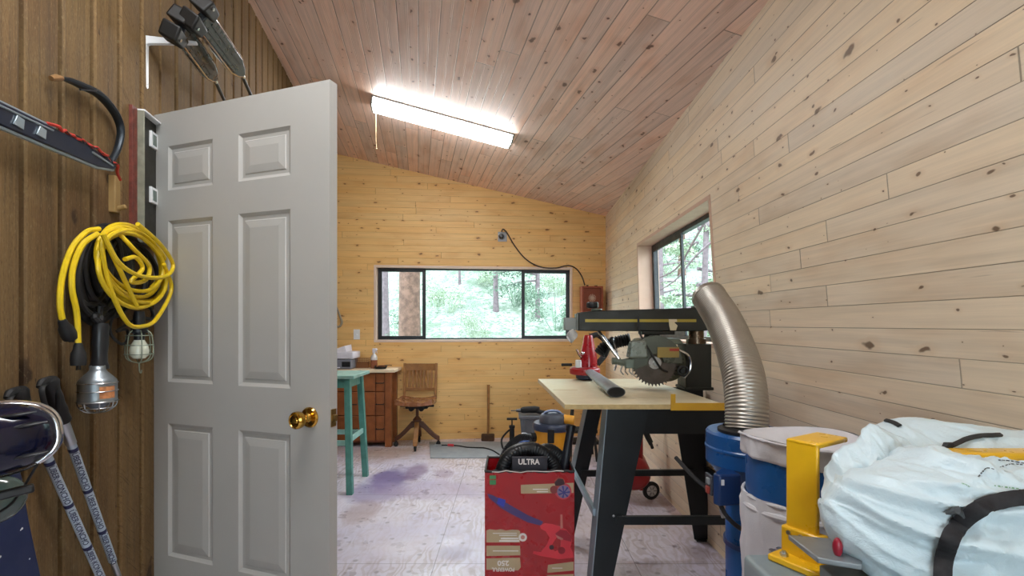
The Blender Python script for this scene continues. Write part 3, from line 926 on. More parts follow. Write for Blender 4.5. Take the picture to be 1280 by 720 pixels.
m = MB(); q = lw(112,113,.03); m.tube([lw(100,112,.05), q+LN*.014, lw(120,112,.04)], .0028, 6, smooth=4); m.build('tie_wire', black_plastic, root)

# --- spirit level hanging on the boards beside the door
q0 = lw(160,130,.0); q1 = lw(183,130,.0)
zt, zb = q0.z, lw(165,300).z
root = thing('spirit_level', 'long red and grey box spirit level hung upright beside the white door', 'level', V((q0.x, q0.y, zb)))
s0 = q0 - LDIR*.0; 
red_worn = mat('worn_red_paint', rgb(112,54,44), .6, var=.35, scale=40)
grey_worn = mat('worn_grey_metal', rgb(140,140,124), .5, .3, var=.2, scale=30)
dark_web = mat('dark_level_web', rgb(44,42,36), .55, var=.2)
def lbox(mb, t0, t1, n0, n1, z0, z1):
    c = [s0+LDIR*t+LN*n for t, n in ((t0,n0),(t1,n0),(t1,n1),(t0,n1))]
    mb.hull8([V((p.x,p.y,z)) for z in (z0,z1) for p in c])
m = MB(); lbox(m, 0, .034, .002, .013, zb, zt); m.build('red_edge', red_worn, root, bevel=.001)
m = MB(); lbox(m, .034, .040, .002, .034, zb, zt-.004); m.build('front_rail', grey_worn, root, bevel=.001)
m = MB(); lbox(m, .040, .176, .004, .012, zb, zt-.004); m.build('web', dark_web, root)
m = MB(); lbox(m, .172, .178, .002, .030, zb, zt-.01); m.build('rear_rail', grey_worn, root, bevel=.001)
m = MB(); lbox(m, .034, .178, .002, .036, zt-.006, zt); m.build('end_cap', white_metal, root, bevel=.001)
for y in (163, 236):
    zc = lw(176,y).z; m = MB(); lbox(m, .118, .166, .010, .020, zc-.030, zc+.030); f_ = m.build('vial_block', white_metal, root, bevel=.002)
    m = MB(); lbox(m, .128, .156, .019, .0215, zc-.020, zc+.020); m.build('vial', mat('smoky_vial', rgb(112,124,118), .15, var=.1), root, bevel=.002)

# --- wooden peg the cords hang from
q = lw(138,240,.0)
m = MB(); zc0, zc1 = lw(140,264).z, lw(140,217).z
m.prism([V((p.x,p.y,zc0)) for p in (q-LDIR*.016, q+LDIR*.016, q+LDIR*.016+LN*.022, q-LDIR*.016+LN*.022)], V((0,0,zc1-zc0)))
m.cyl(q-V((0,0,.06))+LN*.0, q-V((0,0,.045))+LN*.045, .008, n=10)
tag(m.build('cord_peg', mat('tan_wood_peg', rgb(150,120,72), .7, var=.15), bevel=.003), 'small upright wooden cleat with a peg above the yellow cord coil', 'peg')

# --- yellow extension cord coil
cq = lw(158, 335, .09)
root = thing('extension_cord', 'coiled bright yellow extension cord hung on the plank wall by the door', 'cord', cq)
ry = random.Random(21)
def coil_pt(cx, cy, rx, ry_, an, tilt, off):
    c, s = math.cos(an), math.sin(an); ct, st = math.cos(tilt), math.sin(tilt)
    ex, ey = rx*c, ry_*s
    return lw(cx + ex*ct - ey*st, cy + ex*st + ey*ct, off)
# (centre, semi axes in pixels, tilt)
loops = [(163,328,33,52,-.62),(166,332,36,50,-.68),(161,330,37,55,-.55),(168,336,34,48,-.72),(164,335,39,52,-.62),(170,338,40,44,-.8),(160,325,32,50,-.5),(166,340,42,47,-.7),(163,322,34,46,-.66)]
pts = []
for i, (cx, cy, rx, ry_, tl) in enumerate(loops):
    nseg = 12
    for k in range(nseg):
        an = 2*PI*k/nseg + 2.2
        t = k/nseg
        if i+1 < len(loops):
            nx = loops[i+1]; P_ = [a_*(1-t)+b_*t for a_, b_ in zip((cx,cy,rx,ry_,tl), nx)]
        else: P_ = (cx,cy,rx,ry_,tl)
        pts.append(coil_pt(P_[0], P_[1], P_[2], P_[3], an, P_[4], .055+.012*(i%4)+ry.uniform(-.006,.006)))
m = MB(); m.tube(pts, .0068, 8, smooth=4); m.build('coil', yellow_cord, root)
m = MB(); m.tube([coil_pt(166,336,42,50,2.2,-.66,.10), lw(130,300,.11), lw(135,352,.10), lw(158,402,.10), lw(178,408,.10), lw(196,398,.10), lw(214,362,.09), lw(205,330,.10)], .0068, 8, smooth=7); m.build('hanging_strand', yellow_cord, root)
m = MB(); m.tube([lw(128,292,.12), lw(150,330,.125), lw(180,346,.125), lw(208,345,.11), lw(216,330,.10), lw(200,305,.11), lw(172,280,.11)], .0068, 8, smooth=7); m.build('wrap_strand', yellow_cord, root)
m = MB(); m.tube([lw(150,293,.09), lw(166,310,.11), lw(186,332,.11), lw(182,350,.11), lw(164,352,.11), lw(178,336,.11), lw(170,322,.11), lw(156,324,.11)], .0068, 8, smooth=7); m.build('inner_strand', yellow_cord, root)
for (pts2, pl) in (([(124,286,.07),(108,290,.06),(90,310,.05),(78,345,.045),(75,380,.045),(79,404,.045)], ((79,404,.045),(86,418,.045))),
                   ([(122,292,.08),(104,305,.07),(92,332,.06),(90,360,.06),(96,392,.06),(98,434,.06)], ((98,434,.06),(98,456,.06)))):
    m = MB(); m.tube([lw(*q) for q in pts2], .0072, 8, smooth=6); s_ = m.build('cord_end', yellow_cord, root)
    m = MB(); e0, e1 = lw(*pl[0]), lw(*pl[1]); dd = (e1-e0).normalized()
    m.lathe([(.008,-.012),(.011,-.004),(.012,.006),(.017,.016),(.0185,.034),(.0175,.05),(.0,.05)], e0, dd, 18)
    for sgn in (-1,1): m.box(e0+dd*.056+LDIR*.006*sgn, (.002,.006,.014))
    m.build('plug', rubber, s_)

# --- two caged trouble lamps, each with its black cord
def cord_coil(mb, specs, r):
    for (cx, cy, rx, ry_, tl, off) in specs:
        mb.tube([coil_pt(cx, cy, rx, ry_, 2*PI*k/16, tl, off) for k in range(16)], r, 8, closed=True, smooth=3)
hp0, hp1 = lw(126,404,.06), lw(124,457,.06)
root = thing('work_lamp', 'hand lamp with silver metal shade and black handle, hanging below the yellow cord coil', 'lamp', lw(122,515,.06))
dn = V((0,0,-1))
m = MB()
m.lathe([(.0,0),(.018,0),(.021,.01),(.020,.03),(.021,.06),(.019,.09),(.020,.115),(.024,.125),(.024,.135),(.0,.136)], hp0, (hp1-hp0).normalized(), 20)
m.tube([hp0+V((0,0,.0)), hp0+V((-.004,0,.03)), hp0+V((0,.0,.05))], .008, 8, smooth=4)
m.build('handle', black_plastic, root)
hc = lw(122,457,.07)
galv = mat('galvanised_shade', rgb(150,158,164), .38, .85, var=.15, scale=14)
m = MB()
sc_ = .00215
m.lathe([(.018,0),(.019,.012),(.023,.018),(.038,.034),(.0445,.042),(.046,.05),(.046,.096),(.047,.100),(.045,.106)], hc, dn, 32, cap0=False, cap1=False)
sh = m.build('shade', galv, root, solid=.0015)
m = MB()
for h, r_ in ((.049,.0468),(.072,.0475),(.102,.0480)): m.torus(hc+dn*h, dn, r_, .0016, 32, 6)
m.build('wire_bands', steel, sh)
m = MB()
for k in range(8):
    an = 2*PI*k/8; e = V((math.cos(an), math.sin(an), 0))
    m.tube([hc+dn*.10+e*.046, hc+dn*.118+e*.042, hc+dn*.132+e*.026, hc+dn*.136], .0016, 6, smooth=4)
m.torus(hc+dn*.120, dn, .040, .0015, 28, 6)
m.build('guard', steel, root)
m = MB(); m.sphere(hc+dn*.098, (.030,.030,.028), 20, 12); m.build('bulb', mat('frosted_bulb_smoky', rgb(112,120,130), .2, var=.05), root)
m = MB()
arc = []
for h0, h1, a0, a1 in ((.058,.092,-1.0,-.15),):
    v_ = LN; 
    for k in range(7):
        an = a0+(a1-a0)*k/6
        dirv = (LN*math.cos(an)+LDIR*math.sin(an))
        arc.append(dirv)
A = [m.v(hc+dn*.058+d_*.0462) for d_ in arc]; B = [m.v(hc+dn*.092+d_*.0462) for d_ in arc]
A2 = [m.v(hc+dn*.058+d_*.0470) for d_ in arc]; B2 = [m.v(hc+dn*.092+d_*.0470) for d_ in arc]
for k in range(6): m.f([A2[k],A2[k+1],B2[k+1],B2[k]]); m.f([A[k],B[k],B[k+1],A[k+1]])
m.build('orange_label', mat('faded_orange_label', rgb(196,130,84), .7, var=.4, scale=60), sh)
m = MB()
cord_coil(m, [(118,342,26,56,.12,.02),(122,348,28,56,.08,.03),(116,336,22,46,.15,.04),(128,338,30,56,.12,.02),(132,342,33,52,.05,.03),(126,345,31,54,.16,.035),(134,335,28,48,0,.04),(130,348,34,50,.1,.025),(124,340,26,54,.15,.045),(136,345,30,50,-.1,.035),(121,338,22,48,.12,.03),(140,340,24,50,-.2,.03)], .0095)
m.tube([lw(128,392,.05), lw(118,396,.055), lw(124,402,.06), hp0+V((0,0,.02))], .010, 8, smooth=5)
m.build('cord', rubber, root)
bc = lw(174,408,.075)
root = thing('work_lamp', 'hand lamp with a green wire cage and white bulb, hanging beside the white door', 'lamp', lw(174,465,.075))
green_wire = mat('green_grey_wire', rgb(142,152,134), .5, .4, var=.1)
m = MB(); m.lathe([(.0,-.05),(.014,-.05),(.017,-.03),(.016,-.01),(.019,0),(.024,.004),(.024,.02),(.016,.024),(.015,.045),(.0,.046)], bc, dn, 20); m.build('socket', black_plastic, root)
m = MB(); m.lathe([(.012,.036),(.015,.046),(.024,.062),(.0285,.08),(.026,.096),(.017,.106),(.0,.109)], bc, dn, 24); m.build('bulb', mat('white_bulb', rgb(228,232,214), .25, var=.03), root)
m = MB()
for k in range(6):
    an = 2*PI*k/6+.3; e = V((math.cos(an), math.sin(an), 0))
    m.tube([bc+dn*.012+e*.022, bc+dn*.03+e*.036, bc+dn*.09+e*.040, bc+dn*.112+e*.03, bc+dn*.122], .0018, 6, smooth=5)
for h, r_ in ((.03,.036),(.062,.0392),(.092,.0400)): m.torus(bc+dn*h, dn, r_, .0017, 28, 6)
m.build('cage', green_wire, root)
m = MB(); m.tube([bc+dn*.12, bc+dn*.135, bc+dn*.152+LDIR*.004, bc+dn*.155+LDIR*.012, bc+dn*.146+LDIR*.016], .002, 6, smooth=4); m.build('hook', green_wire, root)
m = MB()
cord_coil(m, [(160,332,24,40,-.3,.03),(168,338,26,38,-.5,.035),(158,340,22,42,-.2,.04)], .0085)
m.tube([lw(165,372,.04), lw(188,385,.05), lw(190,398,.06), lw(176,396,.07), bc-dn*.045], .006, 8, smooth=5)
m.tube([lw(150,378,.04), lw(138,405,.05), lw(140,420,.05), lw(152,430,.05), lw(160,424,.05), lw(158,412,.05), lw(146,414,.05), lw(168,400,.06)], .0045, 8, smooth=5)
m.build('cord', rubber, root)

# --- white shelf bracket with two roof-rack style arms lying on it
br0 = lw(183, 42, .0)
root = thing('shelf_bracket', 'white metal shelf bracket screwed to the plank wall above the door', 'bracket', V((br0.x, br0.y, lw(183,104).z)))
zt_, zb_ = lw(183,38).z, lw(183,103).z
def wq(p, t, n, z): 
    r = p + LDIR*t + LN*n; return V((r.x, r.y, z))
m = MB()
m.prism([wq(br0,-.011,.001,zt_), wq(br0,.009,.001,zt_), wq(br0,.006,.001,zb_), wq(br0,-.002,.001,zb_-.006), wq(br0,-.008,.001,zb_)], LN*.0035)
for z in (zt_-.03, zb_+.012): m.cyl(wq(br0,-.001,.004,z), wq(br0,-.001,.007,z), .004, n=10)
m.build('upright', white_metal, root, bevel=.001)
m = MB()
m.prism([wq(br0,-.010,.001,zt_), wq(br0,-.010,.17,zt_-.002), wq(br0,-.010,.17,zt_-.010), wq(br0,-.010,.014,zt_-.028), wq(br0,-.010,.001,zt_-.034)], LDIR*.016)
m.build('arm', white_metal, root, bevel=.001)
cap = mat('black_rubber_jaw', rgb(17,15,14), .55, var=.2)
def rack_arm(label, A, B, C, U, Lw):
    """A: jaw end, B: end of the channel, C: tip of the rod; U: jaw opening direction; half width Lw"""
    root = thing('rack_arm', label, 'roof rack arm', A, 'roof rack arms on the bracket')
    d = (B-A).normalized(); Ld = (B-A).length
    u = (U - d*U.dot(d)).normalized(); s = d.cross(u).normalized()
    q = lambda t, b, c: A + d*t + u*b + s*c
    m = MB()
    w = Lw
    out = [(.02,-w),(.02,w),(Ld*.80,w),(Ld*.93,w*.6),(Ld,w*.22),(Ld,-w*.22),(Ld*.90,-w*.8)]
    m.prism([q(t, b, -.016) for t, b in out], s*.032)
    body = m.build('channel', grey_plastic, root, bevel=.006)
    for b in (-w*.98, w*.98):
        m = MB(); m.tube([q(.03, b, .012), q(Ld*.80, b, .012), q(Ld*.93, b*.62, .012), q(Ld, b*.25, .008)], .0042, 8); m.build('chrome_edge', chrome, root)
        m = MB(); m.tube([q(.03, b, -.012), q(Ld*.80, b, -.012), q(Ld*.93, b*.62, -.012), q(Ld, b*.25, -.008)], .0042, 8); m.build('chrome_edge', chrome, root)
    for b in (-.3*w, .35*w):
        m = MB(); m.prism([q(Ld*.14, b-.004, .0165), q(Ld*.14, b+.004, .0165), q(Ld*.82, b+.003, .0165), q(Ld*.82, b-.003, .0165)], s*.002); m.build('groove_strip', black_plastic, body)
    m = MB(); m.cyl(q(Ld-.01,0,0), C, .0085, .0075, 14); rod = m.build('rod', black_plastic, root)
    e = (C-q(Ld,0,0)).normalized()
    m = MB(); m.cyl(q(Ld+.004,0,0), q(Ld,0,0)+e*.03, .0105, n=14); m.build('collar', chrome, rod)
    for sg in (-1, 1):
        m = MB(); b0 = sg*w*.85
        m.hull8([q(t, b, c) for c in (-.032, .032) for t, b in ((-.045, b0-sg*.024), (.055, b0-sg*.016), (.045, b0+sg*.026), (-.03, b0+sg*.032))])
        jw = m.build('jaw', cap, root, bevel=.008, segs=3)
        m = MB(); m.cyl(q(-.010, b0+sg*.012, .032), q(-.010, b0+sg*.012, .036), .006, n=12); m.build('rivet', steel, jw)
    return root
rack_arm('black-jawed grey roof rack arm lying on the white bracket, the lower of two', lw(222,33,.13), lw(268,98,.10), lw(281,127,.07), V((.45,0,.9)), .036)
rack_arm('black-jawed grey roof rack arm over the white bracket, the upper longer of two', lw(248,18,.20), lw(302,92,.20), lw(315,122,.18), V((.6,0,.85)), .040)

# --- trekking poles
blue_print = mat('dark_blue_print', rgb(22,28,72), .4, var=.05)
def trek_pole(label, top, bot):
    """top: head of the grip, bot: a point further down the shaft"""
    root = thing('trekking_pole', label, 'pole', bot, 'trekking poles leaning on the plank wall')
    d = (bot-top).normalized(); 
    # run on to the floor
    Lg = (top.z-.004)/(-d.z)
    tip = top + d*Lg
    root.location = tip; ORG[root.name] = tip.copy()
    _, u, w = MB.frame(d)
    m = MB()
    m.lathe([(.0,-.006),(.018,-.004),(.021,.004),(.0185,.014),(.0165,.03),(.018,.05),(.0165,.07),(.0185,.09),(.017,.105),(.019,.122),(.016,.128)], top, d, 20)
    k = LDIR.cross(V((0,0,1)))
    m.tube([top+d*.002, top - LDIR*.022 + d*.002, top - LDIR*.040 + d*.014], .010, 8, smooth=4, radii=[.013,.011,.007])
    m.build('grip', rubber, root)
    m = MB(); m.tube([top-LDIR*.012+d*.004, top-LDIR*.05+d*.02+LN*.01, top-LDIR*.06+d*.07+LN*.012, top-LDIR*.045+d*.12+LN*.01, top-LDIR*.02+d*.06+LN*.016, top+d*.01+LN*.01], .006, 6, smooth=5, flat=.35); m.build('wrist_strap', rubber, root)
    m = MB(); m.lathe([(.0,.124),(.0125,.124),(.0125,.20),(.0118,.20),(.0,.2)], top, d, 20); m.build('upper_tube', alu, root)
    m = MB(); m.lathe([(.0,.198),(.0105,.198),(.0108,.205),(.0108,.66),(.0,.66)], top, d, 20); sh = m.build('shaft', mat('blue_grey_shaft', rgb(178,192,206), .34, .25, var=.08), root)
    m = MB(); m.lathe([(.0,.655),(.0085,.655),(.0078,Lg-.05),(.006,Lg-.03),(.0025,Lg),(.0,Lg)], top, d, 16); m.build('lower_tube', alu, root)
    m = MB(); h = Lg-.09; m.lathe([(.008,h-.008),(.012,h-.006),(.040,h),(.042,h+.004),(.012,h+.003),(.008,h+.008)], top, d, 24); m.build('basket', black_plastic, root)
    # printed collar bands and lettering along the shaft
    vdir = V((-top.x, -top.y, 0)) ; vdir = (vdir - d*vdir.dot(d)).normalized()
    side = d.cross(vdir).normalized()
    for t in (.214, .362, .372+.152):
        m = MB(); m.lathe([(.0109,t),(.0113,t+.001),(.0113,t+.011),(.0109,t+.012)], top, d, 20, cap0=False, cap1=False); m.build('printed_band', blue_print, sh)
    R = Matrix((d, vdir.cross(d).normalized(), vdir)).transposed().to_4x4()
    for t in (.292, .447, .600):
        M_ = Matrix.Translation(top + d*t + vdir*.0108) @ R
        text_mesh('lettering', 'ÜBER·KONCHO', blue_print, sh, M_, .0185, .0006, squeeze=1.0)
    return root
t1a, t1b = lw(60,474,.06), lw(122,640,.05)
trek_pole('blue and silver trekking pole with its black grip free of the helmet, nearer the door', lw(61,476,.055), lw(137,690,.05))
trek_pole('blue and silver trekking pole whose grip sticks up behind the helmet', lw(22,489,.03), lw(112,690,.05))

# --- snowboard and the glossy helmet hanging in front of it
sb0, sb1 = lw(14,560,.0), lw(50,720,.0)
e0, e1 = lw(21, 598, .02), lw(50, 720, .02)
zd = (e0-e1).normalized()                      # long axis of the leaning board
xd = zd.cross(LN).normalized()
if xd.dot(LDIR) < 0: xd = -xd
nd_ = xd.cross(zd).normalized()
if nd_.dot(LN) < 0: nd_ = -nd_
hwid = .135
Lb = e0.z/zd.z
foot = e0 - zd*Lb - xd*hwid                     # centre of the tail, at floor level
root = thing('snowboard', 'dark navy snowboard with white specks standing against the plank wall under the helmet', 'snowboard', V((foot.x, foot.y, 0)))
H_ = Lb + .16
N = 24
def sb(x, z, n=0): return foot + xd*x + zd*z + nd_*n
outl = []
for k in range(N+1):
    an = PI*k/N; outl.append((hwid*math.cos(an), H_-.16+.16*math.sin(an)))
side_l = [(-hwid*(.88+.12*abs(z/H_*2-1)**1.5), z) for z in [H_-.16-(H_-.34)*k/10 for k in range(1, 10)]]
outl += side_l
for k in range(N+1):
    an = PI + PI*k/N; outl.append((hwid*math.cos(an), .19+.155*math.sin(an)))
outl += [(-x, z) for x, z in reversed(side_l)]
m = MB()
m.prism([sb(x, z) for x, z in outl], nd_*.012)
sbm = m.build('board', navy_board, root, bevel=.003)
rs = random.Random(2)
for k in range(12):
    x, z = rs.uniform(-.02,.10), rs.uniform(Lb-.42,Lb-.1)
    p = sb(x, z, .0121); r_ = rs.uniform(.0015,.004)
    m = MB(); m.cyl(p, p+nd_*.0008, r_, n=7); m.build('paint_speck', white_metal, sbm)
m = MB()
hc_ = lw(-42, 556, .155)
root = thing('helmet', 'glossy dark navy helmet with a silver rim, hanging above the snowboard', 'helmet', lw(6,600,.12))
up2 = V((0,0,1))
nd = (LN*.52 - LDIR*.84 + V((0,0,.06))).normalized()
fd = V((.73,.68,.10)); fd = (fd - nd*fd.dot(nd)).normalized()
ud = fd.cross(nd).normalized(); ud = ud if ud.z > 0 else -ud
R3 = Matrix((fd, ud, nd)).transposed()
rx_, ry2, rz2 = .128, .070, .085
m = MB()
def hel(a, b):
    th = b*PI*.5; ph = a*2*PI
    ce, se = abs(math.cos(ph))**.75*math.copysign(1, math.cos(ph)), abs(math.sin(ph))**.75*math.copysign(1, math.sin(ph))
    r = math.sin(th)**.8 if th > 0 else 0
    return hc_ + fd*(rx_*r*ce) + ud*(ry2*r*se) + nd*(rz2*math.cos(th))
m.grid(hel, 48, 18)
bmesh.ops.remove_doubles(m.bm, verts=m.bm.verts[:], dist=1e-5)
shell = m.build('shell', navy, root, angle=70, solid=.006)
m = MB(); m.tube([hel(k/64, .97) for k in range(64)], .0045, 8, closed=True); m.build('silver_rim', chrome, root)
m = MB(); m.tube([hel(k/64, .80)+nd*.002 for k in range(-9, 10)], .003, 8); m.build('trim_line', chrome, shell)
for (a, b) in ((.06,.42),(.14,.5),(.90,.45)):
    m = MB(); c_ = hel(a, b); t_ = (hel(a+.02,b)-hel(a-.02,b)).normalized(); 
    m.tube([c_-fd*.028+nd*.001, c_+nd*.004, c_+fd*.028+nd*.001], .008, 10, smooth=4, radii=[.003,.008,.003], flat=.5); m.build('vent', black_plastic, shell)
m = MB(); bb = hc_ - ud*.072 - fd*.02
m.tube([hel(.62,.98), bb-ud*.05+nd*.01, bb-ud*.055+fd*.06+nd*.02, hel(.86,.98)], .006, 8, smooth=6, flat=.4); m.build('chin_strap', rubber, root)
m = MB(); m.box(bb-ud*.03+fd*.07+nd*.02, (.06,.016,.02), R3); m.box(bb-ud*.025+fd*.02+nd*.02, (.03,.014,.014), R3); m.build('buckle', black_plastic, root, bevel=.004)
m = MB(); vz = hc_ + ud*.076 + nd*-.02
m.hull8([vz + fd*a_ + ud*b_ + nd*c_ for c_ in (-.05,.04) for a_, b_ in ((-.13,-.014),(.045,-.012),(.05,.006),(-.13,.02))])
m.build('visor_lip', navy, root, bevel=.006)
gg = lw(-6, 626, .10)
m = MB(); m.sphere(gg, (.028,.05,.05), 20, 14, Matrix((nd, fd, V((0,0,1)))).transposed())
g0 = tag(m.build('goggles', mat('grey_green_lens', rgb(62,76,72), .15, var=.1, coat=.5), angle=70), 'grey-green goggle lens hanging under the navy helmet', 'goggles')
# ------------------------------------------------------------------ the far end of the room
oak = mat('worn_oak', rgb(150,104,58), .5, var=.25, scale=14)
dark_oak = mat('dark_oak', rgb(84,48,28), .45, var=.25, scale=14)
red_wood = mat('red_brown_cabinet_wood', rgb(142,82,42), .5, var=.2, scale=9)
red_wood2 = mat('dark_red_brown_wood', rgb(112,58,30), .5, var=.2, scale=9)
pine_top = mat('pale_pine_worktop', rgb(226,206,176), .45, var=.08)
teal = mat('teal_paint', rgb(80,140,130), .45, var=.15, scale=16)
teal_light = mat('pale_teal_paint', rgb(142,188,180), .4, var=.12, scale=16)
rough_black = mat('rough_black', rgb(22,22,24), .7, var=.2)
# --- desk
dk0, dz = 5.88, .925
xr = PX(489, 0, dk0).x; xl = -2.16
root = thing('workbench_desk', 'red-brown wooden drawer desk with a pale top under the far window sill', 'desk', V(((xl+xr)/2, dk0+.15, 0)))
bk = lambda x: WF(x)-.012
m = MB()
m.hull8([V((x, y, z)) for z in (.05, dz-.04) for x, y in ((xl, dk0+.02), (xr-.075, dk0+.02), (xr-.075, bk(xr)), (xl, bk(xl)))])
body = m.build('carcass', red_wood2, root, bevel=.003)
m = MB(); m.boxmm((xr-.075, dk0, .0), (xr, dk0+.07, dz-.038)); m.build('leg', red_wood, root, bevel=.003)
m = MB(); m.boxmm((xr-.075, bk(xr)-.07, .0), (xr, bk(xr), dz-.038)); m.build('leg', red_wood, root, bevel=.003)
m = MB(); m.boxmm((xl, dk0+.03, .0), (xl+.07, dk0+.1, .1)); m.build('leg', red_wood, root, bevel=.003)
m = MB(); m.hull8([V((x, y, z)) for z in (dz-.038, dz) for x, y in ((xl, dk0-.05), (xr+.05, dk0-.05), (xr+.05, bk(xr+.05)), (xl, bk(xl)))]); m.build('desk_top', pine_top, root, bevel=.004)
dxs = [xl+.02, -1.62, xr-.08]
for zi, (za, zb_) in enumerate(((.66,.87),(.375,.65),(.075,.365))):
    for i in range(2):
        m = MB(); m.boxmm((dxs[i]+.006, dk0+.004, za), (dxs[i+1]-.006, dk0+.022, zb_)); dr = m.build('drawer', red_wood, root, bevel=.004)
        m = MB(); cx_ = (dxs[i]+dxs[i+1])/2; zc_ = (za+zb_)/2
        m.tube([(cx_-.045, dk0+.004, zc_), (cx_-.045, dk0-.022, zc_-.004), (cx_+.045, dk0-.022, zc_-.004), (cx_+.045, dk0+.004, zc_)], .006, 8); m.build('handle', rough_black, dr)
# --- things on the desk
def onpt(x, d): return PX(x, dz, d)
p = onpt(427, 5.98)
root = thing('printer', 'grey printer with a lifted white lid and paper on the far desk', 'printer', p)
gp_ = mat('printer_grey', rgb(120,122,132), .5); wp = mat('printer_white', rgb(214,212,222), .4)
m = MB(); m.boxmm((p.x-.10, p.y-.14, dz+.002), (p.x+.16, p.y+.13, dz+.12)); bd_ = m.build('body', gp_, root, bevel=.012)
m = MB(); m.boxmm((p.x+.05, p.y-.143, dz+.03), (p.x+.15, p.y-.138, dz+.09)); m.build('control_panel', rough_black, root, bevel=.002)
m = MB(); m.boxmm((p.x-.11, p.y-.15, dz+.122), (p.x+.185, p.y+.14, dz+.205)); m.build('scanner_lid', wp, root, bevel=.012)
m = MB(); m.hull8([V((p.x+x, p.y+y, dz+z)) for x, y, z in ((-.09,-.1,.206),(.09,-.1,.206),(.09,.12,.206),(-.09,.12,.206),(-.085,-.08,.225),(.06,-.06,.275),(.08,.12,.285),(-.085,.12,.23))]); m.build('paper_tray', wp, root, bevel=.003)
m = MB(); m.hull8([V((p.x+x, p.y+y, dz+z)) for z in (.02,.026) for x, y in ((-.08,-.19),(.03,-.19),(.03,-.14),(-.08,-.14))]); m.build('paper_sheet', mat('paper_white', rgb(224,222,232), .7), root)
p = onpt(454, 6.06)
root = thing('wire_basket', 'small brown wire basket on the far desk beside the printer', 'basket', p)
bw = mat('rusty_brown_wire', rgb(134,92,56), .7)
m = MB()
for k in range(6):
    z = dz+.006+k*.022
    m.tube([(p.x-.075,p.y-.05,z),(p.x+.075,p.y-.05,z),(p.x+.075,p.y+.05,z),(p.x-.075,p.y+.05,z)], .0032, 6, closed=True)
for k in range(11):
    t = -.075+.015*k
    for s_ in (-.05,.05): m.tube([(p.x+t,p.y+s_,dz+.004),(p.x+t,p.y+s_,dz+.118)], .0028, 6)
m.build('wire_sides', bw, root)
m = MB(); m.boxmm((p.x-.07,p.y-.045,dz+.004),(p.x+.07,p.y+.045,dz+.075)); m.build('brown_lining', red_wood, root, bevel=.004)
p = onpt(467.5, 6.0)
root = thing('spray_bottle', 'clear spray bottle of brown liquid standing on the far desk', 'bottle', p)
m = MB(); m.lathe([(.0,.001),(.036,.001),(.040,.01),(.040,.10),(.0,.1)], p, (0,0,1), 24); m.build('brown_contents', mat('brown_liquid', rgb(142,84,58), .25), root)
m = MB(); m.lathe([(.040,.1005),(.040,.125),(.033,.15),(.016,.172),(.014,.186),(.0,.186)], p, (0,0,1), 24); m.build('bottle', mat('milky_plastic', rgb(206,200,196), .25), root)
m = MB(); m.lathe([(.0,.185),(.019,.185),(.019,.205),(.012,.208),(.0,.208)], p, (0,0,1), 18); m.box(p+V((.008,-.0,.224)), (.052,.022,.032)); m.cyl(p+V((.03,0,.226)), p+V((.045,0,.226)), .006, n=10); m.build('spray_head', wp, root, bevel=.003)
m = MB(); m.tube([p+V((.022,0,.21)), p+V((.034,0,.2)), p+V((.036,0,.18))], .004, 6, smooth=3); m.build('trigger', wp, root)
p = onpt(476, 5.93)
root = thing('tool_tray', 'dark shallow tray holding an orange-handled tool, at the desk corner', 'tray', p)
m = MB(); m.lathe([(.0,.001),(.075,.001),(.092,.022),(.095,.03),(.088,.028),(.072,.008),(.0,.008)], p, (0,0,1), 28, sy=.8); m.build('dish', rough_black, root)
m = MB(); m.tube([p+V((-.05,-.01,.03)), p+V((.0,0,.034)), p+V((.05,.015,.03))], .009, 8, radii=[.006,.011,.008]); m.build('orange_tool', mat('orange_grip', rgb(190,112,60), .5), root)
m = MB(); m.tube([p+V((-.07,.02,.034)), p+V((.0,-.02,.036)), p+V((.09,.0,.044)), p+V((.13,.01,.04))], .005, 6, smooth=4); m.build('black_cable', rough_black, root)
# --- switch, socket, hanging loop on the far wall
def wallbox(mb, x, y, w, h, t, d0=0.0):
    p = far_pt(x, y); p = V((p.x, p.y-d0, p.z))
    mb.boxmm((p.x-w/2, p.y-t, p.z-h/2), (p.x+w/2, p.y, p.z+h/2)); return p
root = thing('light_switch', 'white light switch plate on the far wall left of the window', 'switch', far_pt(446, 418))
m = MB(); p = wallbox(m, 446, 418, .078, .125, .007); m.build('plate', white_metal, root, bevel=.002)
m = MB(); m.boxmm((p.x-.006,p.y-.016,p.z-.012),(p.x+.006,p.y-.006,p.z+.006)); m.build('toggle', white_metal, root, bevel=.002)
root = thing('wall_socket', 'small grey round-cornered outlet plate on the far wall above the window', 'socket', far_pt(627, 296))
m = MB(); p = wallbox(m, 628, 296, .115, .125, .008); m.build('plate', mat('grey_outlet', rgb(150,152,156), .5), root, bevel=.003)
m = MB(); m.cyl((p.x, p.y-.007, p.z), (p.x, p.y-.011, p.z), .036, n=24); m.build('outlet_face', mat('grey_outlet_face', rgb(110,114,120), .5), root)
wc = far_pt(627, 296)
root = thing('appliance_cable', 'black plug and cord running from the outlet above the far window to the red-brown box', 'cord', wc)
m = MB(); m.lathe([(.0,0),(.032,0),(.034,.02),(.030,.045),(.018,.06),(.0,.062)], wc-V((.004,.012,0)), (0,-1,0), 20); m.build('plug', black_plastic, root)
cpx = [(627,291,.06),(629,288,.07),(634,292,.03),(643,307,.012),(655,322,.012),(668,331,.012),(682,335,.012),(696,335,.012),(710,332,.012),(720,336,.012),(727,346,.02),(730,357,.06)]
m = MB(); m.tube([far_pt(x, y)-V((0,o_+.006,0)) for x, y, o_ in cpx], .008, 8, smooth=5); m.build('cable', mat('brown_black_cable', rgb(56,42,38), .6), root)
m = MB()
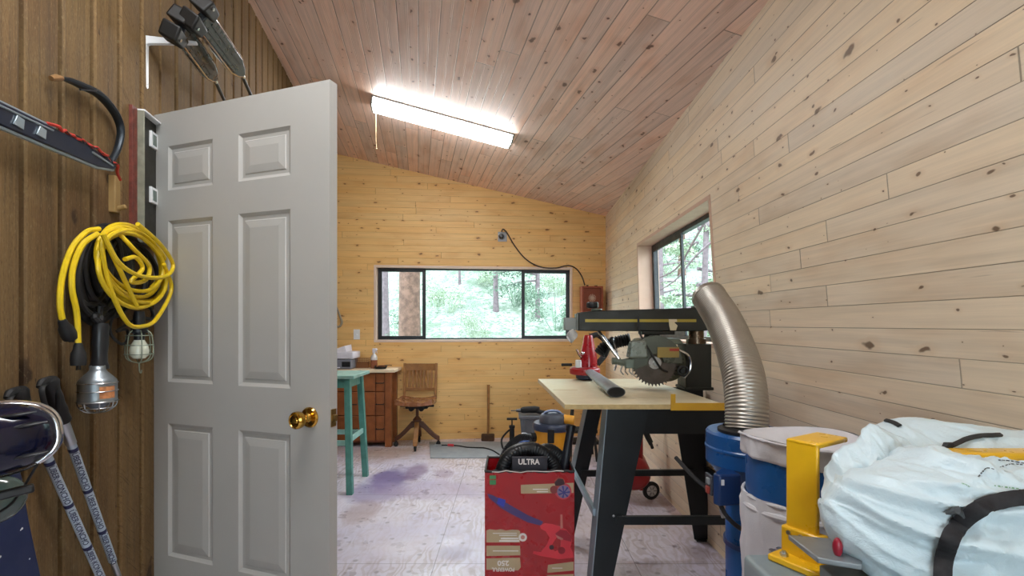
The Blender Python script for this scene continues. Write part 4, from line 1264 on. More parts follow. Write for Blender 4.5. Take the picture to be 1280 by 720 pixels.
m.tube([far_pt(x, y)-V((0,.02,0)) for x, y in ((414,372),(421,383),(426,396),(428,403),(425,408),(419,407),(414,400))], .012, 8, smooth=5, radii=[.006,.009,.013,.014,.013,.01,.008])
tag(m.build('hanging_hose', mat('grey_hose', rgb(150,140,120), .6, var=.1)), 'short grey hose loop hung on the far wall beside the door edge', 'hose')
# --- red-brown wooden box near the corner
A = far_pt(728, 391); B = far_pt(753, 358)
root = thing('speaker_box', 'red-brown wooden speaker box with a star emblem, mounted in the far corner', 'speaker', V(((A.x+B.x)/2, WF(A.x), A.z)))
dpt = .2
bx0, bx1, bz0, bz1 = A.x-.01, B.x+.0, A.z, B.z
by1 = WF(bx0)-.004; by0 = by1-dpt
k_ = by0/6.45
bx0 *= k_; bx1 *= k_; bz0 = CAMZ+(bz0-CAMZ)*k_; bz1 = CAMZ+(bz1-CAMZ)*k_
m = MB(); t_ = .02
for a_, b_ in (((bx0,by0,bz0),(bx0+t_,by1,bz1)), ((bx1-t_,by0,bz0),(bx1,by1,bz1)), ((bx0+t_,by0,bz1-t_),(bx1-t_,by1,bz1)), ((bx0+t_,by0,bz0),(bx1-t_,by1,bz0+t_))): m.boxmm(a_, b_)
rb = mat('red_brown_box_wood', rgb(146,66,34), .45, var=.15, scale=12)
m.build('cabinet', rb, root)
m = MB(); m.boxmm((bx0+t_,by0+.02,bz0+t_),(bx1-t_,by0+.03,bz1-t_)); fp = m.build('front_panel', mat('dark_grille_cloth', rgb(122,58,34), .7, var=.25, scale=120), root)
m = MB(); sc = V(((bx0+bx1)/2, by0+.019, (bz0+bz1)/2+.02))
for k in range(8):
    an = PI*k/8; e = V((math.cos(an),0,math.sin(an)))
    m.bar(sc-e*.05, sc+e*.05, .006, .003, (0,1,0))
m.build('star_emblem', mat('pale_star', rgb(186,160,140), .5), fp)
m = MB(); m.cyl((sc.x-.05, by1-.1, bz1), (sc.x-.05, by1-.1, bz1+.02), .014, n=12); m.cyl((sc.x+.06, by1-.1, bz1), (sc.x+.06, by1-.1, bz1+.014), .02, n=12); m.build('top_knob', rough_black, root)
# --- teal stool
def bar4(mb, p0, p1, w): mb.bar(p0, p1, w, w, (0,1,0))
root = thing('tall_stool', 'tall teal painted wooden stool behind the white door edge', 'stool', V((-1.60, 4.52, 0)))
m = MB(); m.boxmm((-1.80,4.28,.985),(-1.365,4.76,1.015)); m.build('seat', teal_light, root, bevel=.004)
m = MB()
for a_, b_ in (((-1.75,4.34,.90),(-1.43,4.36,.985)),((-1.75,4.68,.90),(-1.43,4.70,.985)),((-1.75,4.34,.90),(-1.73,4.70,.985)),((-1.45,4.34,.90),(-1.43,4.70,.985))): m.boxmm(a_, b_)
m.build('apron', teal, root)
tops = [(-1.44,4.345),(-1.44,4.695),(-1.74,4.345),(-1.74,4.695)]
bots = [(-1.388,4.25),(-1.405,4.76),(-1.80,4.25),(-1.80,4.76)]
for (ax_, ay_), (bx_, by_) in zip(tops, bots):
    m = MB(); h = .026
    m.hull8([V((bx_+sx_*h, by_+sy_*h, 0)) for sx_, sy_ in ((-1,-1),(1,-1),(1,1),(-1,1))] + [V((ax_+sx_*h, ay_+sy_*h, .985)) for sx_, sy_ in ((-1,-1),(1,-1),(1,1),(-1,1))])
    m.build('leg', teal, root, bevel=.003)
def legpt(i, z):
    t = z/.985; return V((bots[i][0]*(1-t)+tops[i][0]*t, bots[i][1]*(1-t)+tops[i][1]*t, z))
for i, j, z in ((0,1,.45),(2,3,.45),(0,2,.43),(1,3,.43)):
    m = MB(); m.bar(legpt(i,z), legpt(j,z), .022, .045); m.build('rung', teal_light, root, bevel=.003)
# --- swivel chair
cc = PX(521.5, 0, 5.93); cc.z = 0
root = thing('swivel_chair', 'old oak swivel desk chair with a slatted back and shaped seat under the window', 'chair', cc)
def cp_(x, y, z): return cc + V((x, y, z))
m = MB()
for k in range(4):
    an = [-PI*.98, -PI*.47, .10, PI*.52][k]; e = V((math.cos(an), math.sin(an), 0)); s_ = V((-e.y, e.x, 0))
    r_ = .265 if k != 3 else .22
    m = MB()
    prof = [(.02,.27,.07),(.07,.255,.075),(.14,.18,.07),(.21,.115,.06),(r_,.085,.05)]
    rings = []
    for rr_, z, h in prof:
        rings.append([m.v(cc+e*rr_+s_*a_*.026+V((0,0,z+b_*h*.5))) for a_, b_ in ((-1,-1),(1,-1),(1,1),(-1,1))])
    for A_, B_ in zip(rings, rings[1:]): m.bridge(A_, B_)
    m.f(list(reversed(rings[0]))); m.f(rings[-1])
    lg = m.build('leg', dark_oak if k != 1 else oak, root, bevel=.006)
    m = MB(); c_ = cc+e*(r_-.015); m.cyl(c_+V((0,0,.045)), c_+V((0,0,.075)), .012, n=12); m.cyl(c_+s_*.012+V((0,0,.027)), c_-s_*.012+V((0,0,.027)), .027, n=20); m.box(c_+V((0,0,.045)), (.03,.03,.018)); m.build('caster', rough_black, lg)
m = MB(); m.lathe([(.0,.20),(.035,.20),(.042,.24),(.040,.28),(.05,.30),(.052,.32),(.026,.35),(.018,.36),(.018,.45),(.03,.47),(.0,.47)], cc, (0,0,1), 24); m.build('pedestal', dark_oak, root)
m = MB(); m.boxmm(cp_(-.13,-.06,.455), cp_(.13,.06,.485)); m.cyl(cp_(-.06,-.07,.455), cp_(-.06,.07,.455), .03, n=16); m.cyl(cp_(.06,-.07,.455), cp_(.06,.07,.455), .03, n=16); m.boxmm(cp_(-.2,-.015,.47), cp_(.2,.015,.495)); m.build('tilt_iron', rough_black, root, bevel=.003)
m = MB()
def seat(a, b, top):
    x = (a-.5)*2; y = (b-.5)*2
    k = 1-.10*abs(y)**3 
    px_ = x*.235*k*(1.0-.06*(y>0)*y); py_ = y*.22*(1-.06*x*x)
    z = .555 + .028*(abs(x)**2.2) + .010*math.cos(x*PI*2)*max(0,-y) - .016*(1-abs(y))
    if not top: z = .512+.018*abs(x)**2
    return cc + V((px_, py_-.03, z))
T_ = m.grid(lambda a, b: seat(a, b, True), 20, 16); B_ = m.grid(lambda a, b: seat(a, b, False), 20, 16, flip=True)
def edge(g): 
    nv, nu = len(g)-1, len(g[0])-1
    return [g[0][i] for i in range(nu)] + [g[j][nu] for j in range(nv)] + [g[nv][i] for i in range(nu, 0, -1)] + [g[j][0] for j in range(nv, 0, -1)]
m.bridge(edge(T_), edge(B_))
m.build('seat', mat('polished_oak_seat', rgb(150,98,66), .25, var=.2, scale=10, coat=.6), root, angle=50)
ty = .17
for sx_ in (-1, 1):
    m = MB(); m.hull8([cp_(sx_*.19-.016, ty-.012, .53), cp_(sx_*.19+.016, ty-.012, .53), cp_(sx_*.19+.016, ty+.014, .53), cp_(sx_*.19-.016, ty+.014, .53), cp_(sx_*.195-.016, ty+.04, .975), cp_(sx_*.195+.016, ty+.04, .975), cp_(sx_*.195+.016, ty+.062, .975), cp_(sx_*.195-.016, ty+.062, .975)]); m.build('back_post', oak, root, bevel=.004)
def backbar(z0, z1, name, bow):
    m = MB(); n_ = 8; rings = []
    for k in range(n_+1):
        x = -.18+.36*k/n_; yy = ty + .05*(z0-.53)/.445 + .0 + bow*(1-(x/.18)**2)
        rings.append([m.v(cp_(x, yy+a_, z)) for a_, z in ((0,z0),(.02,z0),(.02,z1),(0,z1))])
    for A_, B_ in zip(rings, rings[1:]): m.bridge(A_, B_)
    m.f(list(reversed(rings[0]))); m.f(rings[-1]); m.build(name, oak, root, bevel=.003)
backbar(.885,.97,'top_rail',.02); backbar(.635,.675,'lower_rail',.02)
for k in range(7):
    x = -.138+.046*k; bow = .02*(1-(x/.18)**2)
    m = MB(); y0 = ty+.05*(.12)/.445+bow; y1 = ty+.05*(.36)/.445+bow
    m.hull8([cp_(x-.012,y0+.003,.67), cp_(x+.012,y0+.003,.67), cp_(x+.012,y0+.014,.67), cp_(x-.012,y0+.014,.67), cp_(x-.012,y1+.003,.89), cp_(x+.012,y1+.003,.89), cp_(x+.012,y1+.014,.89), cp_(x-.012,y1+.014,.89)]); m.build('back_slat', oak, root)
# --- sledgehammer
h0 = PX(610, 0, 6.22); hw_ = WF(h0.x)
root = thing('sledgehammer', 'sledgehammer standing on its head against the far wall, wooden handle upright', 'hammer', V((h0.x, 6.2, 0)))
m = MB(); m.hull8([V((h0.x+x, 6.2+y, z)) for z in (.0,.085) for x, y in ((-.082,-.035),(.082,-.035),(.082,.035),(-.082,.035))]); m.build('head', mat('rusty_hammer_head', rgb(92,66,46), .6, .5, var=.3, scale=20), root, bevel=.012)
m = MB(); m.tube([(h0.x,6.2,.05),(h0.x+.003,6.24,.35),(h0.x+.003,6.285,.69)], .019, 12, radii=[.018,.019,.023], flat=.8); m.build('handle', oak, root)
# --- grey mat with a cord
a0_, a1_, a2_, a3_ = PZ(538,573,.001), PZ(536.5,553,.001), PZ(668,553,.001), PZ(676,573,.001)
m = MB(); m.hull8([V((p.x,p.y,z)) for z in (.001,.010) for p in (a0_,a3_,a2_,a1_)])
tag(m.build('floor_mat', mat('grey_mat', rgb(150,156,160), .85, var=.08, bump=.3, bscale=200), bevel=.003), 'flat grey rectangular mat on the floor in front of the far wall', 'mat')
cpz = [(543,556.5),(552,556.5),(560,556.5),(572,557),(584,559),(596,559.5),(606,560),(616,563),(624,568)]
pts_ = [PZ(x, y, .018) for x, y in cpz]
root = thing('air_hose', 'thin black cord with a red connector lying on the grey mat', 'cord', V((pts_[0].x, pts_[0].y, .010)))
m = MB(); m.tube(pts_[1:], .0075, 8, smooth=5); m.build('cable', rough_black, root)
m = MB(); m.cyl(pts_[0], pts_[1], .012, .009, 12); m.build('end_fitting', mat('pale_fitting', rgb(150,150,150), .4, .5), root)
m = MB(); m.cyl(PZ(560,556.5,.020), PZ(567,556.8,.020), .017, n=14); m.build('red_connector', mat('red_plastic', rgb(196,52,62), .5), root)
# --- tote with a drill on it, and black tool beside it
tc = PX(671, 0, 5.85)
root = thing('storage_tote', 'grey plastic tote on the floor by the far wall, a black drill on it', 'tote', V((tc.x, 5.85, 0)))
tg = mat('grey_tote', rgb(96,100,108), .55, var=.12)
m = MB(); zt2 = .40
m.hull8([V((tc.x+x, 5.85+y, z)) for x, y, z in ((-.17,-.13,0),(.17,-.13,0),(.17,.13,0),(-.17,.13,0),(-.20,-.16,zt2-.03),(.20,-.16,zt2-.03),(.20,.16,zt2-.03),(-.20,.16,zt2-.03))]); m.build('body', tg, root, bevel=.01)
m = MB(); m.boxmm((tc.x-.215,5.85-.175,zt2-.03),(tc.x+.215,5.85+.175,zt2)); m.build('lid', tg, root, bevel=.006)
for k in range(4):
    m = MB(); m.boxmm((tc.x-.16+.09*k,5.85-.165,.06),(tc.x-.14+.09*k,5.85-.150,zt2-.05)); m.build('rib', tg, root, bevel=.004)
dc = V((tc.x-.09, 5.8, zt2))
root = thing('power_drill', 'black power drill lying on the grey tote', 'drill', dc)
m = MB(); m.tube([dc+V((-.10,0,.05)), dc+V((-.06,0,.055)), dc+V((.06,0,.06)), dc+V((.12,0,.06))], .04, 14, smooth=3, radii=[.026,.038,.042,.03]); m.tube([dc+V((.08,.0,.05)), dc+V((.13,-.03,.035)), dc+V((.2,-.05,.03))], .026, 10, radii=[.03,.026,.024]); m.build('body', rough_black, root)
m = MB(); m.cyl(dc+V((-.10,0,.05)), dc+V((-.155,0,.048)), .022, .016, 14); m.build('chuck', mat('dull_steel', rgb(96,96,98), .4, .9), root)
m = MB(); m.cyl(dc+V((-.155,0,.048)), dc+V((-.215,0,.046)), .006, n=8); m.build('bit', mat('dull_steel2', rgb(96,96,98), .4, .9), root)
bp_ = PX(640, 0, 5.72)
root = thing('hand_pump', 'small black pump with a hose standing left of the grey tote', 'pump', bp_)
m = MB(); m.lathe([(.0,0),(.075,0),(.075,.02),(.03,.03),(.028,.26),(.034,.265),(.034,.29),(.0,.29)], bp_, (0,0,1), 20); m.build('barrel', rough_black, root)
m = MB(); m.cyl(bp_+V((0,0,.29)), bp_+V((0,0,.36)), .008, n=10); m.cyl(bp_+V((-.06,0,.365)), bp_+V((.06,0,.365)), .014, n=12); m.build('handle', rough_black, root)
m = MB(); m.tube([bp_+V((.02,-.03,.03)), bp_+V((-.05,-.09,.06)), bp_+V((-.10,-.06,.04)), bp_+V((-.12,.03,.12)), bp_+V((-.06,.05,.2)), bp_+V((0,.03,.25))], .011, 8, smooth=5); m.build('hose', rough_black, root)
# --- black stand behind the saw table
sp_ = PX(728, 0, 5.4)
root = thing('roller_stand', 'black metal stand with cross bars behind the saw table leg', 'stand', sp_)
for x in (-.10, .09):
    m = MB(); m.bar(sp_+V((x*1.5,-.15,0)), sp_+V((x,0,.62)), .025, .025, (0,1,0)); m.build('leg', rough_black, root)
    m = MB(); m.bar(sp_+V((x*1.5,.17,0)), sp_+V((x,.03,.62)), .025, .025, (0,1,0)); m.build('leg', rough_black, root)
for z, w_ in ((.29,.30),(.17,.34),(.61,.24)):
    m = MB(); m.boxmm(sp_+V((-w_/2,-.10,z)), sp_+V((w_/2,.10,z+.035))); m.build('cross_bar', rough_black, root, bevel=.004)
m = MB(); m.cyl(sp_+V((-.13,-.03,.665)), sp_+V((.13,-.03,.665)), .022, n=18); m.build('roller', mat('roller_grey', rgb(90,92,96), .4, .6), root)
# --- wet and dry vacuum
vc_ = PX(691, 0, 4.55)
root = thing('shop_vacuum', 'yellow-orange drum vacuum with a dark lid behind the red carton', 'vacuum', vc_)
vy = mat('yellow_orange_plastic', rgb(226,158,40), .4, var=.08); vd = mat('dark_blue_grey_plastic', rgb(52,60,82), .35, var=.1)
m = MB(); m.lathe([(.0,.075),(.150,.075),(.162,.09),(.168,.50),(.0,.5)], vc_, (0,0,1), 36); m.build('drum', vy, root, bevel=.004)
m = MB(); m.lathe([(.0,.50),(.182,.50),(.186,.515),(.184,.54),(.172,.56),(.0,.56)], vc_, (0,0,1), 36); ld = m.build('lid_rim', vd, root)
m = MB(); m.lathe([(.0,.56),(.125,.56),(.122,.61),(.105,.635),(.06,.648),(.0,.65)], vc_, (0,0,1), 32, sy=1.0); m.build('motor_head', mat('grey_motor_head', rgb(70,74,84), .45, var=.1), root)
m = MB(); m.tube([vc_+V((-.10,-.02,.60)), vc_+V((-.06,-.03,.66)), vc_+V((.04,-.03,.665)), vc_+V((.10,-.02,.61))], .017, 8, smooth=5, flat=.7); m.build('carry_handle', mat('pale_blue_handle', rgb(118,134,168), .35), root)
for an in (-1.75, .2, 2.4):
    e = V((math.cos(an), math.sin(an), 0)); s_ = V((-e.y, e.x, 0))
    m = MB(); m.hull8([vc_+e*r_+s_*t_+V((0,0,z)) for z in (.41,.53) for r_, t_ in ((.155,-.03),(.155,.03),(.192,.028),(.192,-.028))]); m.build('latch', rough_black, root, bevel=.004)
m = MB(); e = V((.96,-.28,0)); m.cyl(vc_+e*.10+V((0,0,.585)), vc_+e*.20+V((0,0,.58)), .05, .048, 20); m.build('blower_port', vy, root, bevel=.003)
m = MB(); m.cyl(vc_+V((-.15,-.03,.43)), vc_+V((-.20,-.05,.43)), .042, n=20); m.build('inlet', rough_black, root)
for k in range(4):
    an = PI/4+PI/2*k; c_ = vc_+V((math.cos(an)*.15, math.sin(an)*.15, 0))
    m = MB(); m.cyl(c_+V((0,0,.05)), c_+V((0,0,.08)), .03, n=14); m.cyl(c_+V((-.014,0,.027)), c_+V((.014,0,.027)), .027, n=18); m.build('caster', rough_black, root)
def ribbed(mb, pts, r, pitch=.012, n=12, smooth=8, amp=.10):
    pp_ = catmull(pts, smooth)
    # resample evenly
    L_ = [0]
    for a_, b_ in zip(pp_, pp_[1:]): L_.append(L_[-1]+(b_-a_).length)
    N_ = max(8, int(L_[-1]/(pitch/2))); out = []; j = 0
    for k in range(N_+1):
        s_ = L_[-1]*k/N_
        while j < len(L_)-2 and L_[j+1] < s_: j += 1
        t_ = (s_-L_[j])/max(1e-9, L_[j+1]-L_[j]); out.append(pp_[j].lerp(pp_[j+1], min(1, t_)))
    mb.tube(out, r, n, radii=[r*(1+(amp if k % 2 else -amp)) for k in range(len(out))])
m = MB(); ribbed(m, [vc_+V((-.19,-.045,.43)), vc_+V((-.30,-.10,.44)), vc_+V((-.42,-.20,.36)), vc_+V((-.50,-.28,.18)), vc_+V((-.50,-.30,.05)), vc_+V((-.36,-.34,.035)), vc_+V((-.1,-.40,.035))], .030); m.build('hose', black_plastic, root)
jc = PX(655, 0, 4.85)
root = thing('jug', 'small blue and white jug between the vacuum hose and drum', 'jug', jc)
m = MB(); m.lathe([(.0,0),(.06,0),(.064,.02),(.064,.26),(.055,.31),(.025,.345),(.022,.37),(.0,.37)], jc, (0,0,1), 24); m.build('body', mat('blue_jug', rgb(52,100,190), .3), root)
m = MB(); m.lathe([(.0645,.20),(.0652,.205),(.0652,.29),(.0645,.295)], jc, (0,0,1), 24, cap0=False, cap1=False); m.build('label_band', mat('pale_cyan_label', rgb(190,226,232), .5), root)
m = MB(); m.lathe([(.0,.368),(.026,.368),(.026,.392),(.0,.394)], jc, (0,0,1), 18); m.build('cap', wp, root)
# ------------------------------------------------------------------ radial arm saw on its stand
board_top = mat('cream_melamine_board', rgb(216,206,176), .38, var=.05)
board_edge = mat('raw_board_edge', rgb(190,166,116), .8, var=.12, scale=40)
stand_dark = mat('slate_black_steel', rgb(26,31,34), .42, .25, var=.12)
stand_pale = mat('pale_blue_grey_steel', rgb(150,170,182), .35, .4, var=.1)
olive = mat('olive_black_casting', rgb(35,35,28), .5, .2, var=.15)
saw_grey = mat('hammered_green_grey', rgb(112,122,112), .35, .45, var=.12, scale=30)
saw_yellow = mat('ochre_yellow_stripe', rgb(170,150,52), .5, var=.12)
yellow_paint = mat('ochre_yellow_paint', rgb(206,160,44), .45, var=.08)
col_steel = mat('brown_steel_column', rgb(112,96,80), .28, .9, var=.12)
blade_steel = mat('saw_blade_steel', rgb(96,90,86), .34, .85, var=.2, scale=18)
TZ = 1.08; TT = .026
A0 = PZ(706, 505, TZ); A0.z = TZ           # near left corner of the table board
DEP = V((-.066, 1, 0)).normalized()
WID = V((1, 0, 0))
def tb(a, b, z): p = A0 + WID*a + DEP*b; return V((p.x, p.y, z))
TW, TD = .757, 1.08
rs_root = thing('radial_arm_saw', 'radial arm saw with a cream table on a black splayed-leg stand by the wall', 'saw', tb(TW/2, TD/2, 0))
m = MB(); m.hull8([tb(a, b, z) for z in (TZ-TT, TZ) for a, b in ((0,0),(TW,0),(TW,TD),(0,TD))])
top = m.build('table_board', board_top, rs_root, bevel=.002)
m = MB(); m.hull8([tb(a, b, z) for z in (TZ-TT+.001, TZ-.003) for a, b in ((-.001,-.0016),(TW+.001,-.0016),(TW+.001,.001),(-.001,.001))]); m.build('board_edge', board_edge, top)
m = MB(); m.hull8([tb(a, b, z) for z in (TZ-.001, TZ+.0012) for a, b in ((.02,.50),(.16,.50),(.16,.503),(.02,.503))]); m.build('board_seam', board_edge, top)
# yellow angle piece along the near right edge of the table
m = MB()
xa, xb_ = PX(838, 0, A0.y).x - A0.x, PX(911, 0, A0.y).x - A0.x
m.hull8([tb(a, b, z) for z in (TZ-TT-.004, TZ+.006) for a, b in ((xa,-.008),(xb_,-.008),(xb_,-.002),(xa,-.002))])
for q in (xa, xb_-.022): m.hull8([tb(a, b, z) for z in (TZ+.0005, TZ+.048) for a, b in ((q,-.008),(q+.022,-.008),(q+.022,-.002),(q,-.002))])
m.build('edge_guard', yellow_paint, rs_root, bevel=.001)
# stand: four splayed sheet-metal legs
ny, fy = 2.50, 3.17
def leg(tl, tr, bl, br, side, mats):
    """front plate (tl,tr,bl,br) and a flange running back from its outer edge"""
    th = V((0, .004, 0)); fl_ = V((0, .075, 0))
    m = MB(); m.prism([tl, tr, br, bl], th)
    l_ = m.build('leg', mats[0], rs_root, bevel=.001)
    a, b = (tl, bl) if side < 0 else (tr, br)
    o = V((side*.004, 0, 0)); k = V((side*.012, .07, 0)); k2 = V((side*.016, .07, 0))
    m = MB(); m.hull8([b+o*0, b+o, b+k2, b+k, a+o*0, a+o, a+k2, a+k]); m.build('flange', mats[1], l_, bevel=.001)
    m = MB(); c_ = (bl+br)/2; m.boxmm((c_.x-.035, c_.y-.01, 0), (c_.x+.035, c_.y+.05, .012)); m.build('foot', black_plastic, l_, bevel=.003)
    return l_
def atz(p0, p1, z): 
    t = (z-p0.z)/(p1.z-p0.z); return p0.lerp(p1, t)
nzt = TZ-TT-.002
# near left
tl, tr = P(760,515,ny), P(812,515,ny); tl.z = tr.z = nzt
bl, br = P(741,720,2.45), P(767,720,2.45)
bl = atz(tl, bl, .012); br = atz(tr, br, .012)
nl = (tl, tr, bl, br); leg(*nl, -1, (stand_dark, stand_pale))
# near right (mirror about the centre line of the table)
mid = .868
mir = lambda p: V((2*mid-p.x+.02, p.y, p.z))
nr = (mir(tr), mir(tl), mir(br), mir(bl)); leg(*nr, 1, (stand_dark, stand_dark))
# far left
tl, tr = P(740,515,fy), P(758,532,fy); tl.z = tr.z = nzt
bl, br = PZ(699,678,.012), PZ(716,678,.012)
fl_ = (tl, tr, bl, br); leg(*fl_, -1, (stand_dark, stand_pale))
# far right
tl, tr = P(838,530,fy), P(878,530,fy); tl.z = tr.z = nzt
bl, br = P(868,668,3.33), P(886,672,3.33); bl.z = br.z = .012
frr = (tl, tr, bl, br); leg(*frr, 1, (stand_dark, stand_dark))
cen = lambda L, z: (atz(L[0], L[2], z)+atz(L[1], L[3], z))/2
# aprons
m = MB(); m.boxmm((nl[0].x+.01, ny+.005, .905), (nr[1].x-.01, ny+.009, nzt)); m.boxmm((nl[0].x+.01, ny+.009, nzt-.006), (nr[1].x-.01, ny+.05, nzt)); m.build('apron', stand_dark, rs_root)
m = MB(); m.boxmm((fl_[0].x+.01, fy+.03, .93), (frr[1].x-.01, fy+.034, nzt)); m.build('apron', stand_dark, rs_root)
for a, b in ((nl[1], fl_[1]), (nr[0], frr[0])):
    m = MB(); m.bar(V((a.x,ny+.01,.995)), V((b.x,fy+.03,.995)), .004, .115); m.build('apron', stand_dark, rs_root)
# lower rails
rz = .49
def rail(p, q, h, mt, dz=0):
    m = MB(); m.bar(p, q, .022, h); return m.build('rail', mt, rs_root, bevel=.002)
o_ = V((0,-.012,0))
r1 = rail(cen(nl, rz)+o_+V((.02,0,0)), cen(nr, rz)+o_, .042, stand_dark)
rail(cen(fl_, rz)+o_, cen(frr, rz)+o_, .04, stand_dark)
o2 = V((-.012,0,0))
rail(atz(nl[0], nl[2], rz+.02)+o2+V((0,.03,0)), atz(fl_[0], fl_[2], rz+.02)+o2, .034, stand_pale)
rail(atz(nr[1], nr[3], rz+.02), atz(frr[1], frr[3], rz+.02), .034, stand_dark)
for x in (767, 779):
    m = MB(); p = P(x, 645 if x == 767 else 646, 2.452); m.sphere(p, (.006,.004,.006), 12, 8); m.build('bolt', steel, r1)
# column and arm
AY = 2.86
cb0, cb1 = P(856,430,AY), P(888,488,AY)
m = MB(); m.boxmm((cb0.x, AY-.02, TZ+.0005), (cb1.x, AY+.13, cb0.z)); m.boxmm((cb0.x-.01, AY-.03, TZ+.0005), (cb1.x+.01, AY+.14, TZ+.018)); m.build('column_base', olive, rs_root, bevel=.006)
cx_ = (P(862,0,AY).x+P(882,0,AY).x)/2+.01
m = MB(); m.cyl((cx_,AY+.05,cb0.z-.02), (cx_,AY+.05,P(0,404,AY).z), .044, n=32); m.cyl((cx_,AY+.05,cb0.z-.001), (cx_,AY+.05,cb0.z+.03), .056, n=32); m.build('column', col_steel, rs_root, bevel=.002)
xl_, xr_ = P(723,0,AY).x, P(886,0,AY).x
zt_, zb_ = P(0,388,AY).z, P(0,414,AY).z
zm = P(0,405,AY).z
m = MB()
sec = lambda x, w, z0, z1: [V((x,AY+.05-w,z0)), V((x,AY+.05+w,z0)), V((x,AY+.05+w,z1)), V((x,AY+.05-w,z1))]
S = [sec(xl_,.040,zb_+.002,zt_-.012), sec(xl_+.09,.050,zb_,zt_-.002), sec(xr_-.05,.055,zb_,zt_+.016), sec(xr_,.060,zb_+.005,zt_+.016)]
R_ = [[m.v(p) for p in s_] for s_ in S]
for A_, B_ in zip(R_, R_[1:]): m.bridge(A_, B_)
m.f(list(reversed(R_[0]))); m.f(R_[-1])
arm = m.build('arm', olive, rs_root, bevel=.006)
yf = AY+.05-.056
m = MB(); m.hull8([V((x,y,z)) for z in (P(0,402.6,AY).z, P(0,399,AY).z) for x, y in ((xl_+.04,yf+.006),(xr_-.075,yf-.002),(xr_-.075,yf+.004),(xl_+.04,yf+.012))]); m.build('yellow_stripe', saw_yellow, arm)
m = MB(); m.boxmm((xl_-.012,AY+.05-.036,zb_+.006),(xl_+.004,AY+.05+.036,zt_-.018)); m.build('end_cap', mat('grey_end_cap', rgb(96,98,92), .45, .3), arm, bevel=.003)
m = MB(); m.boxmm((P(706,0,AY).x, AY+.02, P(0,413,AY).z), (xl_-.01, AY+.08, P(0,397,AY).z)); m.build('motor_switch_end', mat('smoky_grey_plastic', rgb(120,124,120), .4), arm, bevel=.004)
# crank on top of the arm
ck = P(745,392,AY); ck.y = AY+.05
m = MB(); m.cyl(ck+V((0,0,-.03)), ck+V((0,0,.03)), .022, .017, 20); m.lathe([(.03,0),(.034,.004),(.03,.012),(.0,.013)], ck+V((.012,0,.018)), (0,0,1), 20); m.boxmm(ck+V((0,-.014,.004)), ck+V((.075,.014,.018))); crk = m.build('crank', saw_grey, rs_root, bevel=.002)
m = MB(); m.lathe([(.0,.026),(.030,.026),(.036,.034),(.036,.056),(.03,.064),(.0,.064)], ck+V((-.012,0,.006)), (0,0,1), 8); m.build('crank_knob', black_plastic, crk, bevel=.003)
m = MB()
for k in range(4): m.box(V((P(872+k*4,0,AY).x, AY+.05, zt_+.022)), (.016,.07,.014))
m.build('arm_latch', olive, arm, bevel=.003)
# yoke, motor, guard and blade
BC = P(817, 453, 2.80)
m = MB(); yk0 = P(803,413,AY).x; yk1 = P(833,413,AY).x
m.boxmm((yk0,AY+.0,zb_-.02),(yk1+.05,AY+.10,zb_+.002))
m.cyl(((yk0+yk1)/2,AY+.05,zb_-.06),((yk0+yk1)/2,AY+.05,zb_-.015), .045, n=24)
m.build('carriage', olive, rs_root, bevel=.005)
m = MB()
q0_, q1_ = P(795,424,AY), P(857,432,AY)
m.hull8([V((x,y,z)) for x, y, z in ((q0_.x,AY-.02,q0_.z-.03),(q1_.x-.01,AY-.02,q0_.z-.03),(q1_.x-.01,AY+.16,q0_.z-.03),(q0_.x,AY+.16,q0_.z-.03),(q0_.x+.02,AY+.0,q0_.z+.004),(q1_.x-.03,AY+.0,q0_.z+.004),(q1_.x-.03,AY+.14,q0_.z+.004),(q0_.x+.02,AY+.14,q0_.z+.004))])
m.build('yoke', saw_grey, rs_root, bevel=.012, segs=3)
mc = P(832,455,AY); 
m = MB(); m.lathe([(.0,-.035),(.085,-.035),(.104,-.022),(.108,.0),(.108,.15),(.095,.19),(.04,.20),(.0,.2)], V((mc.x,AY-.02,mc.z+.008)), (0,1,0), 36); mot = m.build('motor', mat('dark_olive_motor', rgb(74,76,62), .4, .35, var=.12), rs_root)
m = MB()
for k in range(5):
    zz = mc.z-.06+k*.022; m.boxmm((mc.x-.085,AY-.0585,zz),(mc.x+.085,AY-.054,zz+.009))
m.build('cooling_fins', olive, mot)
m = MB(); pl0, pl1 = P(822,447,AY-.11), P(849,434,AY-.11)
m.boxmm((pl0.x,AY-.110,pl0.z),(pl1.x,AY-.100,pl1.z)); mp = m.build('name_plate', mat('ochre_name_plate', rgb(150,130,70), .5, var=.1), mot, bevel=.001)
m = MB(); m.hull8([V((pl0.x+x,AY-.1115,pl0.z+z)) for x, z in ((.066,.036),(.118,.036),(.118,.050),(.066,.050))]+[V((pl0.x+x,AY-.1095,pl0.z+z)) for x, z in ((.066,.036),(.118,.036),(.118,.050),(.066,.050))]); m.build('red_plate_mark', mat('red_plate_mark', rgb(160,50,36), .5), mp)
m = MB(); m.torus(V((mc.x+.06,AY-.115,mc.z-.03)), (0,1,0), .026, .006, 28, 8); m.cyl((mc.x+.06,AY-.119,mc.z-.03),(mc.x+.06,AY-.04,mc.z-.03), .014, n=18); m.build('arbor_ring', stand_dark, mot)
m = MB(); m.tube([V((mc.x+.06,AY-.05,mc.z+.085)), V((mc.x+.115,AY-.05,mc.z+.05)), V((mc.x+.125,AY-.05,mc.z-.02)), V((mc.x+.09,AY-.05,mc.z-.075))], .008, 10, smooth=5); m.build('chrome_handle', chrome, mot)
